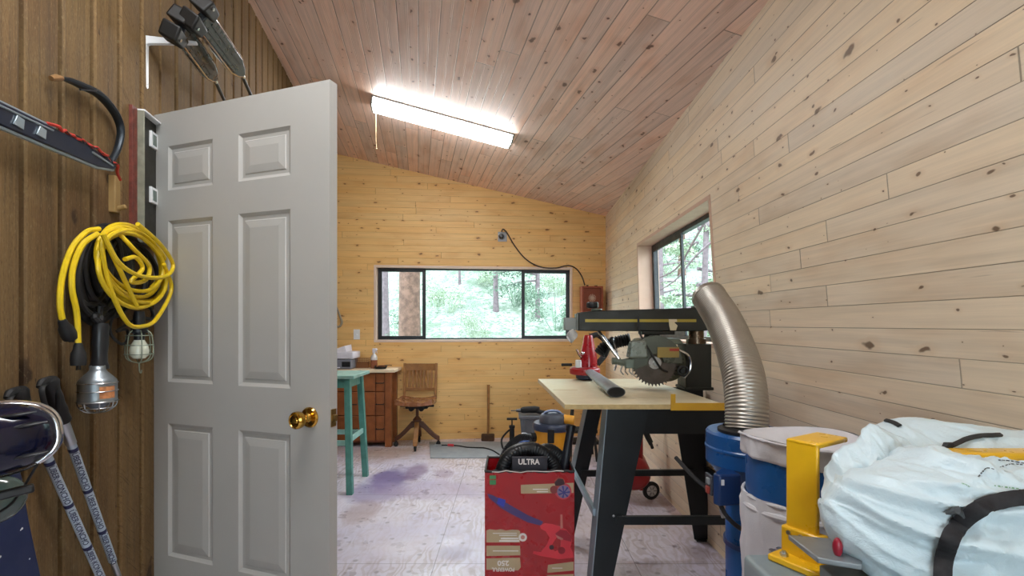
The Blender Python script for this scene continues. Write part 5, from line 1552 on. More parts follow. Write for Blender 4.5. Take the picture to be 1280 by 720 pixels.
# toothed blade
m = MB(); NTEETH = 40; r_ = .132
by_ = AY-.085
ring = []
for k in range(NTEETH):
    a0_ = 2*PI*k/NTEETH; st = 2*PI/NTEETH
    ring += [(r_-.010, a0_), (r_+.001, a0_+st*.28), (r_+.001, a0_+st*.42), (r_-.013, a0_+st*.62)]
fr_ = [m.v((BC.x+r*math.cos(a), by_, BC.z+r*math.sin(a))) for r, a in ring]
bk_ = [m.v((BC.x+r*math.cos(a), by_+.003, BC.z+r*math.sin(a))) for r, a in ring]
m.bridge(fr_, bk_); m.f(fr_); m.f(list(reversed(bk_)))
bl_ = m.build('blade', blade_steel, rs_root)
m = MB(); m.cyl((BC.x,by_-.004,BC.z),(BC.x,by_,BC.z), .035, n=24); m.cyl((BC.x,by_-.016,BC.z),(BC.x,by_-.004,BC.z), .013, n=6); m.cyl((BC.x,by_+.003,BC.z),(BC.x,AY-.05,BC.z), .012, n=14); m.build('arbor_nut', steel, bl_)
# guard shell over the left upper half of the blade, nose and dust spout
m = MB(); 
g_out = []
for k in range(15):
    an = math.radians(-4 + (200+4)*k/14); R1 = .150 if k < 9 else .150-.004*(k-9)
    g_out.append((R1*math.cos(an), R1*math.sin(an)))
g_in = [(.042*math.cos(math.radians(-4+204*k/14)), .042*math.sin(math.radians(-4+204*k/14))) for k in range(14,-1,-1)]
m.prism([V((BC.x+x, by_-.018, BC.z+z+.004)) for x, z in g_out+g_in], V((0,.045,0)))
gd = m.build('blade_guard', mat('dark_grey_guard', rgb(92,98,90), .32, .5, var=.15), rs_root, bevel=.005, segs=3)
m = MB(); gx = P(786,430,AY); m.hull8([V((gx.x+x, by_+y, gx.z+z)) for x, y, z in ((-.028,-.03,-.075),(.085,-.03,-.075),(.085,.05,-.075),(-.028,.05,-.075),(-.012,-.025,.02),(.075,-.02,.03),(.075,.04,.03),(-.012,.04,.02))]); m.build('guard_housing', mat('pale_grey_guard2', rgb(132,142,136), .3, .5, var=.12), rs_root, bevel=.012, segs=3)
m = MB(); nb = P(790,452,2.78); m.tube([nb, nb+V((-.06,-.01,-.005)), nb+V((-.10,-.01,.006))], .016, 10, radii=[.024,.02,.015]); m.box(nb+V((-.02,-.02,-.01)), (.05,.03,.05)); m.cyl(nb+V((-.115,-.01,.004)), nb+V((-.085,-.01,.004)), .02, n=14); m.build('guard_nose', saw_grey, gd, bevel=.004)
m = MB(); m.tube([nb+V((.0,-.03,-.01)), nb+V((-.005,-.03,-.06)), nb+V((.02,-.03,-.09))], .003, 6, smooth=3)
for x in (-.06,-.035,-.012): m.tube([nb+V((x,-.03,-.02)), nb+V((x-.01,-.03,-.05)), nb+V((x+.006,-.03,-.07))], .004, 6, smooth=3)
m.build('kickback_pawl', steel, gd)
m = MB(); m.cyl(P(748,414,2.92), P(779,456,2.80), .010, n=14); m.build('guard_rod', chrome, rs_root)
m = MB(); m.tube([P(766,424,2.95), P(772,446,2.9), P(768,463,2.86)], .006, 8, smooth=3); m.build('guard_link', steel, rs_root)
# cable from the carriage and the power cord drooping from the arm
m = MB(); m.tube([P(798,396,2.80), P(799,414,2.78), P(808,432,2.76), P(819,450,2.75), P(828,462,2.76), P(840,466,2.80)], .006, 8, smooth=5); m.build('motor_cable', rough_black, rs_root)
m = MB(); ribbed(m, [P(749,443,3.02), P(756,434,3.02), P(770,428,3.0), P(788,424,2.98)], .036, .014); m.build('dust_hose', rubber, rs_root)
m = MB(); m.sphere(P(765,424,2.97), .016, 14, 10); m.cyl(P(765,424,2.97), P(757,446,2.98), .006, n=8); m.build('bevel_lever', black_plastic, rs_root)
# paper tag on the arm, cloth scrap on its end
p = P(841,405,AY-.012); 
root = thing('masking_tape_tag', 'torn scrap of masking tape stuck on the saw arm', 'tape', P(841,413,AY-.012))
m = MB(); pol = [(836,399),(846,399),(846.5,402),(843,403),(847,407),(845,413),(838,413),(836.5,407)]
m.prism([P(x, y, AY-.010) for x, y in pol], V((0,.003,0))); m.build('torn_strip', mat('cream_tape', rgb(214,202,170), .8, var=.06), root)
root = thing('rag', 'white rag hanging from the free end of the saw arm', 'rag', P(716,426,AY))
m = MB()
m.grid(lambda a, b: P(719-8*a+3*math.sin(b*4+a*3), 413+14*b+2*math.sin(a*7), AY+.02+.02*math.sin(a*5+b*6)), 10, 12); m.build('cloth', mat('white_rag', rgb(206,206,204), .9, var=.1), root, solid=.003)

# ------------------------------------------------------------------ red leaf blower lying on the saw table
blo_red = mat('blower_red', rgb(168,24,36), .3, var=.1, coat=.3)
ub = PZ(731, 474, TZ+.004)
root = thing('leaf_blower', 'red leaf blower with an oval grey tube lying on the saw table', 'leaf blower', ub)
m = MB(); hb = ub+V((.0,0,.0))
m.lathe([(.0,.035),(.10,.035),(.104,.05),(.102,.075),(.085,.085),(.0,.085)], hb, (0,0,1), 32); body = m.build('fan_housing', blo_red, root, bevel=.004)
m = MB(); m.lathe([(.0,.0005),(.06,.0005),(.07,.01),(.072,.036),(.0,.036)], hb+V((.01,0,0)), (0,0,1), 28); m.build('intake', mat('dark_blue_plastic', rgb(40,48,74), .4), root)
m = MB(); m.lathe([(.068,.08),(.066,.12),(.062,.17),(.052,.21),(.042,.25),(.036,.285),(.030,.30),(.0,.302)], hb+V((.028,.02,0)), (0,0,1), 28, sy=.9, cap0=True); m.build('motor_cover', blo_red, root)
m = MB(); m.tube([hb+V((.09,.03,.10)), hb+V((.15,.05,.17)), hb+V((.16,.05,.24)), hb+V((.10,.04,.30)), hb+V((.04,.02,.29))], .02, 10, smooth=5); m.build('handle', rubber, root)
m = MB(); m.cyl(hb+V((-.09,-.01,.10)), hb+V((-.16,-.02,.10)), .010, n=10); m.build('switch_stub', rough_black, root)
m = MB(); m.cyl(hb+V((-.05,-.05,.084)), hb+V((-.05,-.05,.135)), .022, .02, 16); m.build('white_cap', white_metal, root, bevel=.003)
m = MB(); m.tube([hb+V((-.055,.0,.20)), hb+V((-.045,-.03,.17)), hb+V((-.03,-.055,.15))], .008, 8, smooth=4); m.sphere(hb+V((-.02,-.052,.18)), .012, 12, 8); m.build('chrome_trigger', chrome, root)
t0, t1 = V((ub.x+.02, ub.y-.04, TZ+.066)), PZ(770, 490, TZ+.030)
m = MB(); m.tube([t0, t0.lerp(t1,.35), t1], .04, 26, radii=[.030,.040,.046], flat=.56, up=V((1,0,0))); tubeo = m.build('blow_tube', mat('pale_grey_blue_tube', rgb(132,142,148), .38, .0, var=.04), root)
dd = (t1-t0).normalized()
m = MB(); m.tube([t1-dd*.002, t1+dd*.006], .04, 26, radii=[.0475,.0475], flat=.57, up=V((1,0,0))); m.build('nozzle_rim', mat('tube_rim', rgb(60,64,66), .4), tubeo)
m = MB(); m.tube([t1+dd*.0055, t1+dd*.0068], .04, 26, radii=[.042,.042], flat=.55, up=V((1,0,0))); m.build('nozzle_shade_disc', mat('nozzle_shade_black', rgb(7,7,8), .8), tubeo)  # black disc on the closed tube end, painted as the shade inside

# ------------------------------------------------------------------ red blower carton with a vacuum hose stuffed in it
carton = mat('red_carton', rgb(158,12,20), .3, var=.1, scale=5)
carton_in = mat('carton_inside', rgb(58,40,38), .8, var=.2)
tan_p = mat('tan_print', rgb(176,156,122), .5, var=.06); white_p = mat('white_print', rgb(226,220,214), .5); blue_p = mat('navy_print', rgb(52,56,128), .5, var=.1)
dark_p = mat('dark_print', rgb(52,22,30), .5); lred_p = mat('light_red_print', rgb(206,52,64), .45, var=.06); green_p = mat('green_print', rgb(60,130,80), .5); pink_p = mat('faded_pink_print', rgb(190,120,110), .5)
BD = 2.55
bx0, bx1 = P(606,0,BD).x, P(718,0,BD).x; bzt = P(0,589,BD).z; bdp = .27; wl = .006
root = thing('cardboard_carton', 'open red leaf blower carton standing upside down on the floor, black hose coiled in it', 'carton', V(((bx0+bx1)/2, BD+bdp/2, 0)))
m = MB()
for a_, b_ in (((bx0,BD,0),(bx1,BD+wl,bzt)), ((bx0,BD+bdp-wl,0),(bx1,BD+bdp,bzt)), ((bx0,BD+wl,0),(bx0+wl,BD+bdp-wl,bzt)), ((bx1-wl,BD+wl,0),(bx1,BD+bdp-wl,bzt)), ((bx0+wl,BD+wl,0),(bx1-wl,BD+bdp-wl,wl))): m.boxmm(a_, b_)
cart = m.build('box', carton, root)
m = MB(); jj = random.Random(9)
rim = []
for k in range(26): rim.append(V((bx0+(bx1-bx0)*k/25, BD+.003, bzt+jj.uniform(-.006,.004))))
m.tube(rim, .007, 6); m.tube([V((bx0+.003, BD, bzt)), V((bx0+.003, BD+bdp, bzt+.004))], .006, 6); m.tube([V((bx1-.003, BD, bzt)), V((bx1-.003, BD+bdp, bzt))], .006, 6); m.tube([V((bx0, BD+bdp-.003, bzt)), V((bx1, BD+bdp-.003, bzt))], .006, 6)
m.build('worn_black_rim', mat('worn_black_card', rgb(34,30,32), .6, var=.4, scale=60), cart)
m = MB(); rim2 = [p+V((0,-.007,.001+jj.uniform(-.003,.003))) for p in rim[2:24:2]]; m.tube(rim2, .0022, 5); m.build('torn_white_edge', white_p, cart)
def bp(x, y, n=0.0): 
    p = P(x, y, BD); return V((p.x, BD-.0004-n, p.z))
def patch(name, pts, mt, n=.0004, parent=cart):
    mb = MB(); mb.prism([bp(x, y, n) for x, y in pts], V((0,.0006,0))); return mb.build(name, mt, parent, smooth=False)
def disc(name, x, y, r, mt, n=.0008):
    return patch(name, [(x+r*math.cos(2*PI*k/28), y+r*math.sin(2*PI*k/28)) for k in range(28)], mt, n)
patch('printed_panel', [(651,606),(717,603.5),(717,616),(651,617)], tan_p)
patch('printed_panel', [(608,663),(612,661.5),(620,662.5),(626,661.5),(632,663),(640,662),(648,662.5),(650,664),(650,678),(608,678)], tan_p)
patch('printed_panel', [(608,682),(650,682),(650.5,694),(608,695)], tan_p)
patch('printed_panel', [(608,698),(650,697),(651,709),(648,713),(608,712)], tan_p)
patch('printed_panel', [(685,706),(717,702),(717,713),(684,716)], tan_p)
patch('printed_panel', [(684,719),(717,717.5),(717,730),(684,730)], tan_p)
disc('round_mark', 653.5, 671.5, 5.2, white_p, .0008); disc('round_mark', 653.5, 671.5, 2.6, pink_p, .0012)
patch('green_label', [(612,594.5),(620,594),(620,598.5),(612,599)], green_p); patch('green_label', [(612,600),(620,600),(620,606),(612,606)], green_p)
# the blower picture
patch('blower_tube_print', [(609,617),(616,619),(624,623),(632,628),(646,636),(660,644),(679,652),(676,657),(660,653),(640,643),(626,635),(618,628),(611,622)], mat('tube_print', rgb(70,56,110), .45, var=.12), .0006)
patch('blower_tube_band', [(623,622),(632,625),(630,634),(621,629)], mat('bright_blue_print', rgb(44,60,170), .45), .0010)
patch('blower_body_print', [(675,657),(681,654),(690,655),(700,658),(708,662),(713,668),(715,676),(713,684),(716,690),(717,697),(708,698),(698,699),(688,697),(676,695),(666,692),(667,689),(676,690),(681,684),(684,680),(687,672),(682,664),(676,661)], lred_p, .0006)
patch('blower_body_gap', [(688,684),(693,676),(697,670),(701,676),(700,686),(694,689)], carton, .0010)
disc('blower_body_mark', 702, 688, 4.5, mat('deep_red_print', rgb(140,22,36), .45), .0010)
disc('blower_body_mark', 689.5, 684, 3, dark_p, .0012)
patch('blower_handle_print', [(700,662),(708,663),(714,670),(714,677),(706,675),(698,672),(694,667)], mat('deep_red_print2', rgb(150,28,44), .45), .0012)
patch('blower_highlight', [(694,668),(700,671),(704,673),(703,675),(697,673)], pink_p, .0016)
patch('small_vertical_mark', [(700.5,643),(703,643),(703.5,660),(700.5,661)], pink_p, .0016)
disc('fan_picture', 704, 614, 10.5, mat('rosy_ring_print', rgb(190,60,74), .45), .0008); disc('fan_picture', 704.5, 614.5, 8.2, mat('grey_violet_print', rgb(128,112,140), .45), .0012); disc('fan_picture', 705, 615.5, 2, blue_p, .002)
for k in range(7):
    an = 2*PI*k/7; patch('fan_spoke', [(705+2*math.cos(an-.3),615.5+2*math.sin(an-.3)),(705+7.6*math.cos(an-.16),614.8+7.6*math.sin(an-.16)),(705+7.6*math.cos(an+.16),614.8+7.6*math.sin(an+.16)),(705+2*math.cos(an+.3),615.5+2*math.sin(an+.3))], blue_p, .0016)
disc('motor_picture', 692.5, 612, 5, mat('dusky_red_print', rgb(130,52,52), .45), .0010)
patch('motor_picture', [(693,603),(698,598),(704,599),(706,605),(700,607),(694,607)], dark_p, .0014); disc('motor_picture', 699.5, 603, 6.5, mat('brick_print', rgb(150,66,50), .45), .0010)
# upside-down lettering, as on the inverted carton
Rflip = Matrix((V((-1,0,0)), V((0,0,-1)), V((0,-1,0)))).transposed().to_4x4()
def up_text(body, x, y, h, mt, sq=1.0, n=.0016, bold=0):
    return text_mesh('lettering', body, mt, cart, Matrix.Translation(bp(x, y, n)) @ Rflip, h, .0003, squeeze=sq, bold=bold)
up_text('250', 629, 703.5, .036, white_p, 1.1, bold=.0012); up_text('POWERFUL', 629, 711.5, .027, white_p, .84, bold=.0006)
for (x0_, x1_, y_, w_) in ((616,646,666.5,.5),(624,646,669,.5),(626,648,673,1.0),(624,649,676,1.0),(616,648,688.5,.6),(666,685,611.5,.6),(671,685,614.5,.6),(690,703,710,.4)):
    patch('fine_print', [(x0_,y_-w_),(x1_,y_-w_),(x1_,y_+w_),(x0_,y_+w_)], white_p, .0012)
# the hose, wand and black box in the carton: things of their own
root = thing('vacuum_hose', 'thick black ribbed vacuum hose looped inside the open red carton', 'hose', P(655,592,BD+.14))
hz = lambda x, y, d: P(x, y, d)
m = MB(); ribbed(m, [hz(626,606,2.63), hz(628,586,2.63), hz(638,569,2.64), hz(655,561,2.65), hz(672,563,2.66), hz(687,573,2.67), hz(695,590,2.67), hz(694,610,2.67), hz(680,622,2.68)], .036, .014, 14, amp=.035); m.build('front_loop', black_plastic, root)
m = MB(); ribbed(m, [hz(628,612,2.70), hz(634,592,2.70), hz(648,577,2.71), hz(668,570,2.72), hz(684,562,2.75), hz(700,572,2.76), hz(709,592,2.75), hz(706,612,2.74)], .035, .014, 14, amp=.035); m.build('back_loop', black_plastic, root)
m = MB(); w0, w1 = hz(714,532,2.735), hz(703,600,2.70)
m.cyl(w0, w1, .022, .026, 18); m.lathe([(.0,-.004),(.023,-.004),(.027,.0),(.027,.03),(.0,.03)], w0, (w1-w0).normalized(), 18)
tag(m.build('vacuum_wand', mat('navy_black_tube', rgb(26,28,38), .4)), 'short black vacuum tube sticking up at the right end of the red carton', 'tube')
ux0, ux1 = P(640,0,2.60).x, P(684,0,2.60).x
root = thing('product_box', 'black box lettered ULTRA standing inside the red carton behind its front edge', 'box', V(((ux0+ux1)/2, 2.59, .2)))
m = MB(); zu = P(0,571,2.585).z; m.boxmm((ux0, 2.575, .012), (ux1, 2.60, zu)); ub_ = m.build('box', mat('charcoal_box', rgb(36,34,44), .5, var=.15), root, bevel=.002)
Rf = Matrix((V((1,0,0)), V((0,0,1)), V((0,-1,0)))).transposed().to_4x4()
pu = P(661,577.5,2.575); text_mesh('lettering', 'ULTRA', white_p, ub_, Matrix.Translation(V((pu.x, 2.5744, pu.z))) @ Rf, .040, .0003, squeeze=.9, bold=.0012)

# ------------------------------------------------------------------ red air compressor on wheels under the saw
wq_ = PX(813, .074, 4.15)
root = thing('air_compressor', 'red tank air compressor on small white-hubbed wheels seen under the saw table', 'air compressor', V((wq_.x-.14, 4.2, 0)))
cr = mat('compressor_red', rgb(150,22,26), .35, var=.1)
m = MB(); tc_ = V((wq_.x-.14, 4.2, .235)); m.lathe([(.0,-.22),(.06,-.215),(.11,-.19),(.135,-.15),(.135,.15),(.11,.19),(.06,.215),(.0,.22)], tc_, (.15,1,0), 28); m.build('tank', cr, root)
for sx_ in (0, -.30):
    c_ = V((wq_.x+sx_, 4.13, .074)); dx = .018
    m = MB(); m.lathe([(.046,-dx*.8),(.062,-dx),(.074,-dx*.5),(.074,dx*.5),(.062,dx),(.046,dx*.8)], c_, (0.25,-1,0), 28, cap0=False, cap1=False); wl_ = m.build('wheel', rubber, root)
    ax_ = V((.25,-1,0)).normalized()
    m = MB(); m.lathe([(.0,-.01),(.048,-.008),(.048,.012),(.04,.016),(.014,.012),(.012,.022),(.0,.022)], c_, ax_, 28); hb_ = m.build('hub', mat('white_hub', rgb(196,192,186), .5), wl_)
    a_, u_, w_ = MB.frame(ax_)
    m = MB()
    for k in range(6):
        e = u_*math.cos(PI*k/3)+w_*math.sin(PI*k/3); m.bar(c_+ax_*.016+e*.012, c_+ax_*.016+e*.044, .006, .004, ax_)
    m.build('hub_spokes', mat('grey_spoke', rgb(120,116,112), .5), hb_)
    m = MB(); m.cyl(c_+V((0,0,0)), c_+V((0,.12,.06)), .009, n=10); m.build('axle', rough_black, root)
m = MB(); hx = PX(800, 0, 4.12).x
m.tube([(hx,4.10,.09),(hx,4.10,.5),(hx-.0,4.12,.93),(hx-.03,4.15,.97),(hx-.27,4.15,.97),(hx-.30,4.12,.93),(hx-.30,4.1,.09)], .019, 10, smooth=4); m.build('handle_frame', cr, root)
m = MB(); pz = tc_+V((-.02,.03,.13)); m.boxmm(pz+V((-.07,-.11,0)), pz+V((.06,.11,.16))); m.cyl(pz+V((0,-.03,.15)), pz+V((0,-.03,.27)), .06, n=20)
for k in range(5): m.cyl(pz+V((0,-.03,.165+.02*k)), pz+V((0,-.03,.173+.02*k)), .072, n=20)
m.build('pump', rough_black, root, bevel=.004)
m = MB()
for k, (dx_, dz_) in enumerate(((0,0),(.03,-.03),(.015,.02))):
    m.tube([V((hx-.08+dx_,4.07,.80+dz_)), V((hx-.01+dx_,4.06,.66+dz_)), V((hx+.03+dx_,4.06,.55+dz_)), V((hx+.075+dx_*.5,4.07,.47+dz_))], .013, 8, smooth=4)
m.build('air_hose', rubber, root)
m = MB(); m.boxmm((tc_.x-.02,4.33,0),(tc_.x+.02,4.37,.12)); m.build('rear_foot', rough_black, root)
# ------------------------------------------------------------------ dust collector with aluminium duct
blue_steel = mat('blue_enamel', rgb(26,84,148), .32, var=.1, scale=6)
blue_dark = mat('dark_blue_enamel', rgb(18,52,104), .35, var=.1)
duct_alu = mat('corrugated_aluminium', rgb(176,172,164), .40, .9, var=.1)
canvas = mat('off_white_filter_cloth', rgb(206,206,212), .9, var=.06, bump=.25, bscale=300)
DC = V((.788, 1.645, 0))
root = thing('dust_collector', 'tall blue dust collector housing below the silver duct, beside the cloth-topped drum', 'dust collector', DC)
hz1 = 1.46-(538-405)*1.645/620; hr = .136
m = MB(); m.lathe([(.0,hz1-.17),(.075,hz1-.17),(.10,hz1-.15),(hr-.01,hz1-.115),(hr,hz1-.105),(hr,hz1-.062),(hr+.003,hz1-.058),(hr+.003,hz1-.052),(hr,hz1-.048),(hr,hz1-.008),(hr-.006,hz1),(.08,hz1+.002),(.0,hz1+.002)], DC, (0,0,1), 48); hs = m.build('housing', blue_steel, root)
DB = P(933, 545, 1.62); DB.z = hz1
m = MB(); m.lathe([(.070,.0),(.088,.0),(.088,.010),(.074,.014),(.072,.020)], V((DB.x, DB.y, hz1)), (0,0,1), 32, cap0=False, cap1=False); m.lathe([(.0,.004),(.076,.004),(.076,.006),(.0,.006)], V((DB.x,DB.y,hz1)), (0,0,1), 28); m.build('inlet_ring', rubber, root)
m = MB(); m.lathe([(.0,.012),(.105,.012),(.105,.03),(.088,.04),(.088,hz1-.19),(.078,hz1-.165),(.0,hz1-.165)], DC+V((.015,0,0)), (0,0,1), 40); m.build('pedestal', blue_steel, root, bevel=.002)
m = MB(); m.lathe([(.0,0),(.16,0),(.16,.012),(.0,.012)], DC+V((.015,0,0)), (0,0,1), 36); m.build('base_plate', blue_dark, root)
m = MB(); m.lathe([(.0885,.73),(.095,.73),(.095,.745),(.0885,.745)], DC+V((.015,0,0)), (0,0,1), 36, cap0=False, cap1=False); m.build('clamp_band', blue_dark, root)
sw0, sw1 = P(886,588,1.55), P(913,626,1.55)
m = MB(); m.hull8([V((sw0.x+x, 1.52+y, z)) for z in (sw1.z, sw0.z) for x, y in ((0,.0),(.012,-.02),(.085,-.01),(.075,.09))]); sb_ = m.build('switch_box', blue_dark, root, bevel=.006)
m = MB(); q = V((sw0.x-.002, 1.52, 0)); m.boxmm((sw0.x-.002,1.528,sw1.z+.022),(sw0.x+.006,1.575,sw0.z-.012)); m.build('switch_plate', mat('grey_switch_plate', rgb(70,72,80), .4), sb_, bevel=.002)
m = MB(); m.boxmm((sw0.x-.010,1.535,sw1.z+.026),(sw0.x,1.556,sw1.z+.048)); m.build('red_button', mat('red_button', rgb(150,52,40), .4), sb_, bevel=.003)
m = MB(); m.boxmm((sw0.x-.008,1.535,sw1.z+.055),(sw0.x,1.556,sw1.z+.074)); m.build('grey_button', mat('pale_button', rgb(140,146,150), .4), sb_, bevel=.003)
m = MB(); m.boxmm((sw0.x+.018,1.497,sw0.z-.030),(sw0.x+.026,1.503,sw0.z-.014)); m.build('white_sticker', white_metal, sb_)
m = MB(); m.tube([V((sw0.x+.0,1.57,sw1.z+.035)), V((sw0.x-.03,1.60,sw1.z+.06)), V((sw0.x-.06,1.68,sw1.z+.10))], .007, 8, smooth=5); m.tube([V((sw0.x+.02,1.515,sw1.z+.004)), V((sw0.x+.035,1.50,sw1.z-.03)), V((sw0.x+.085,1.50,sw1.z-.07)), V((sw0.x+.15,1.515,sw1.z-.075))], .007, 8, smooth=5); m.build('switch_cable', rubber, root)
m = MB(); m.cyl(V((sw0.x+.025,1.512,sw1.z-.012)), V((sw0.x+.03,1.505,sw1.z-.035)), .009, n=12); m.build('cable_gland', steel, root)
# flexible duct, standing in the inlet and leaning away
droot = thing('flexible_duct', 'curved corrugated aluminium duct standing in the blue dust collector inlet', 'duct', V((DB.x, DB.y, hz1)))
dpts = [V((DB.x, DB.y, hz1+.006)), P(933,505,1.64), P(929,470,1.69), P(918,433,1.80), P(904,400,1.94), P(886,371,2.08)]
cur = catmull(dpts, 20)
L_ = [0]
for a_, b_ in zip(cur, cur[1:]): L_.append(L_[-1]+(b_-a_).length)
pitch = .0108; n_ = int(L_[-1]/(pitch/4)); out = []; j = 0
for k in range(n_+1):
    s_ = L_[-1]*k/n_
    while j < len(L_)-2 and L_[j+1] < s_: j += 1
    out.append(cur[j].lerp(cur[j+1], min(1, (s_-L_[j])/max(1e-9, L_[j+1]-L_[j]))))
rad = [.066*(1+.028*(0,1,.5,-.8)[k % 4]) for k in range(len(out))]
m = MB(); m.tube(out, .066, 36, radii=rad); dd_ = m.build('duct', duct_alu, droot, angle=80)
e = (out[-1]-out[-3]).normalized()
m = MB(); m.lathe([(.064,-.012),(.069,-.012),(.069,.006),(.060,.006),(.060,-.02)], out[-1], e, 36, cap0=False, cap1=False); m.build('end_collar', duct_alu, droot)
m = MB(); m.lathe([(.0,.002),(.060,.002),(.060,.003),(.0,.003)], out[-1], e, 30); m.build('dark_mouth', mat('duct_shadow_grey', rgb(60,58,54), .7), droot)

# ------------------------------------------------------------------ drum with cloth bag
BC_ = V((.768, 1.32, 0)); br = .134
zt4 = 1.46-(546-405)*1.31/620
root = thing('collection_drum', 'blue banded collection drum wrapped in off-white cloth bags, behind the yellow bracket', 'drum', BC_)
zb1 = 1.46-(586-405)*1.22/620; zb2 = 1.46-(634-405)*1.22/620
m = MB(); m.lathe([(.0,.02),(br-.022,.02),(br-.022,zb1-.01),(.0,zb1-.01)], BC_, (0,0,1), 48); m.build('drum', blue_steel, root)
def cloth_ring(name, z0, z1, amp, flare):
    m = MB()
    def fn(a, b):
        an = 2*PI*a; z = z1+(z0-z1)*b
        r = br + .008 + amp*noise.noise(V((math.cos(an)*3, math.sin(an)*3, z*9))) + amp*.5*noise.noise(V((math.cos(an)*9, math.sin(an)*9, z*24)))
        if b < .12: r += .006*math.sin(b/.12*PI)
        if b > .9: r -= .004*(b-.9)/.1
        return BC_ + V((r*math.cos(an), r*math.sin(an), z + .006*math.sin(an*2+1)*(1 if name == 'upper_bag' else .5)))
    m.grid(fn, 96, 26, flip=True)
    return m
m = cloth_ring('upper_bag', zb1, zt4, .010, 0)
# slack cloth over the mouth
def mouth(a, b):
    an = 2*PI*a; r = (br+.005)*(1-b)
    z = zt4 + .006*math.sin(an*2+1) - .055*(1-(1-b)**2.2) + .016*noise.noise(V((r*math.cos(an)*14, r*math.sin(an)*14, 2.0)))*min(1, b*5) + .012*math.sin(an*3+b*4)*b*(1-b)
    return BC_ + V((r*math.cos(an), r*math.sin(an), z))
m.grid(mouth, 96, 16)
m.build('upper_bag', canvas, root, angle=70)
m = MB(); m.lathe([(br-.012,zb2-.015),(br-.001,zb2-.015),(br-.001,zb1+.02),(br-.012,zb1+.02)], BC_, (0,0,1), 56, cap0=False, cap1=False); m.build('blue_band', blue_steel, root)
m = cloth_ring('lower_bag', .03, zb2, .008, 0); m.build('lower_bag', canvas, root, angle=70)
m = MB(); m.tube([BC_+V(((br+.006)*math.cos(2*PI*k/40),(br+.006)*math.sin(2*PI*k/40),zb2-.03)) for k in range(40)], .009, 8, closed=True); m.tube([BC_+V(((br+.006)*math.cos(2*PI*k/40),(br+.006)*math.sin(2*PI*k/40),zb2-.004)) for k in range(40)], .0045, 8, closed=True); m.build('bag_hem', canvas, root)

# ------------------------------------------------------------------ grey bench, yellow planer, white bundle
grey_paint = mat('grey_green_enamel', rgb(126,140,146), .4, var=.1)
grey_plate = mat('worn_grey_plate', rgb(140,146,150), .35, .5, var=.15, scale=14)
SZ = .975
root = thing('machine_stand', 'grey metal machine stand under the yellow bracket and the white bundle', 'stand', V((.85,.75,0)))
m = MB(); m.boxmm((.488,.42,SZ-.14),(1.13,1.052,SZ)); st_ = m.build('top_box', grey_paint, root, bevel=.012, segs=3)
for x, y in ((.52,.44),(1.11,.44),(1.11,1.03),(.52,1.03)):
    m = MB(); m.boxmm((x-.02,y-.02,0),(x+.02,y+.02,SZ-.13)); m.build('leg', grey_paint, root, bevel=.003)
m = MB(); m.boxmm((.51,.43,.16),(1.12,1.04,.18)); m.build('shelf', grey_paint, root, bevel=.003)
for px_, py_ in ((966,692),(975,690)):
    p = PZ(px_, py_, SZ); m = MB(); m.cyl(p, p+V((0,0,.008)), .008, n=6); m.build('bolt', steel, root)
yel = mat('planer_yellow', rgb(232,180,30), .3, var=.07, coat=.25)
ZT_ = 1.222
u1 = PZ(982,548,ZT_); u2 = PZ(1022,556,ZT_)
e1 = (u2-u1); e1.z = 0; wd = e1.length; e1.normalize()
e2 = V((.75,.66,0)).normalized()
e2 = V((-e1.y, e1.x, 0)); e2 = e2 if e2.x > 0 else -e2
proot = thing('planer', 'yellow cast bracket planer with grey plates, bolted to the grey stand under the bundle', 'planer', V((u1.x+.1, u1.y, SZ)))
yq = lambda a, b, z: u1 + e1*a + e2*b + V((0,0,z-ZT_))
dpth = .12
m = MB(); t_ = .010
m.hull8([yq(a, b, z) for z in (SZ+.055, ZT_) for a, b in ((0,0),(wd,0),(wd,t_),(0,t_))])            # face
m.hull8([yq(a, b, z) for z in (ZT_-t_, ZT_+.001) for a, b in ((0,.0),(wd,.0),(wd,dpth),(0,dpth))])   # top
m.hull8([yq(a, b, z) for z in (SZ+.055, ZT_-.0) for a, b in ((0,t_),(.008,t_),(.008,dpth),(0,dpth))])  # rear web
br_ = m.build('bracket', yel, proot, bevel=.006, segs=3)
m = MB(); m.hull8([yq(a, b, z) for z in (SZ+.002, SZ+.068) for a, b in ((-.006,-.008),(wd+.012,-.008),(wd+.012,.02),(-.006,.02))]); m.build('bracket_foot', yel, proot, bevel=.004)
m = MB(); m.hull8([yq(a, b, z) for z in (SZ+.001, SZ+.014) for a, b in ((-.012,-.045),(wd+.03,-.045),(wd+.03,.02),(-.012,.02))]); fo = m.build('foot_flange', yel, proot, bevel=.003)
m = MB(); p = yq(.012,-.026,SZ+.014); m.cyl(p, p+V((0,0,.006)), .008, n=6); m.cyl(p, p+V((0,0,.010)), .004, n=10); m.build('bolt', steel, fo)
m = MB()
for a in (.012,.036): 
    p = yq(a,-.009,SZ+.058); m.cyl(p, p-e2*.004, .0045, n=6)
m.build('screw', steel, proot)
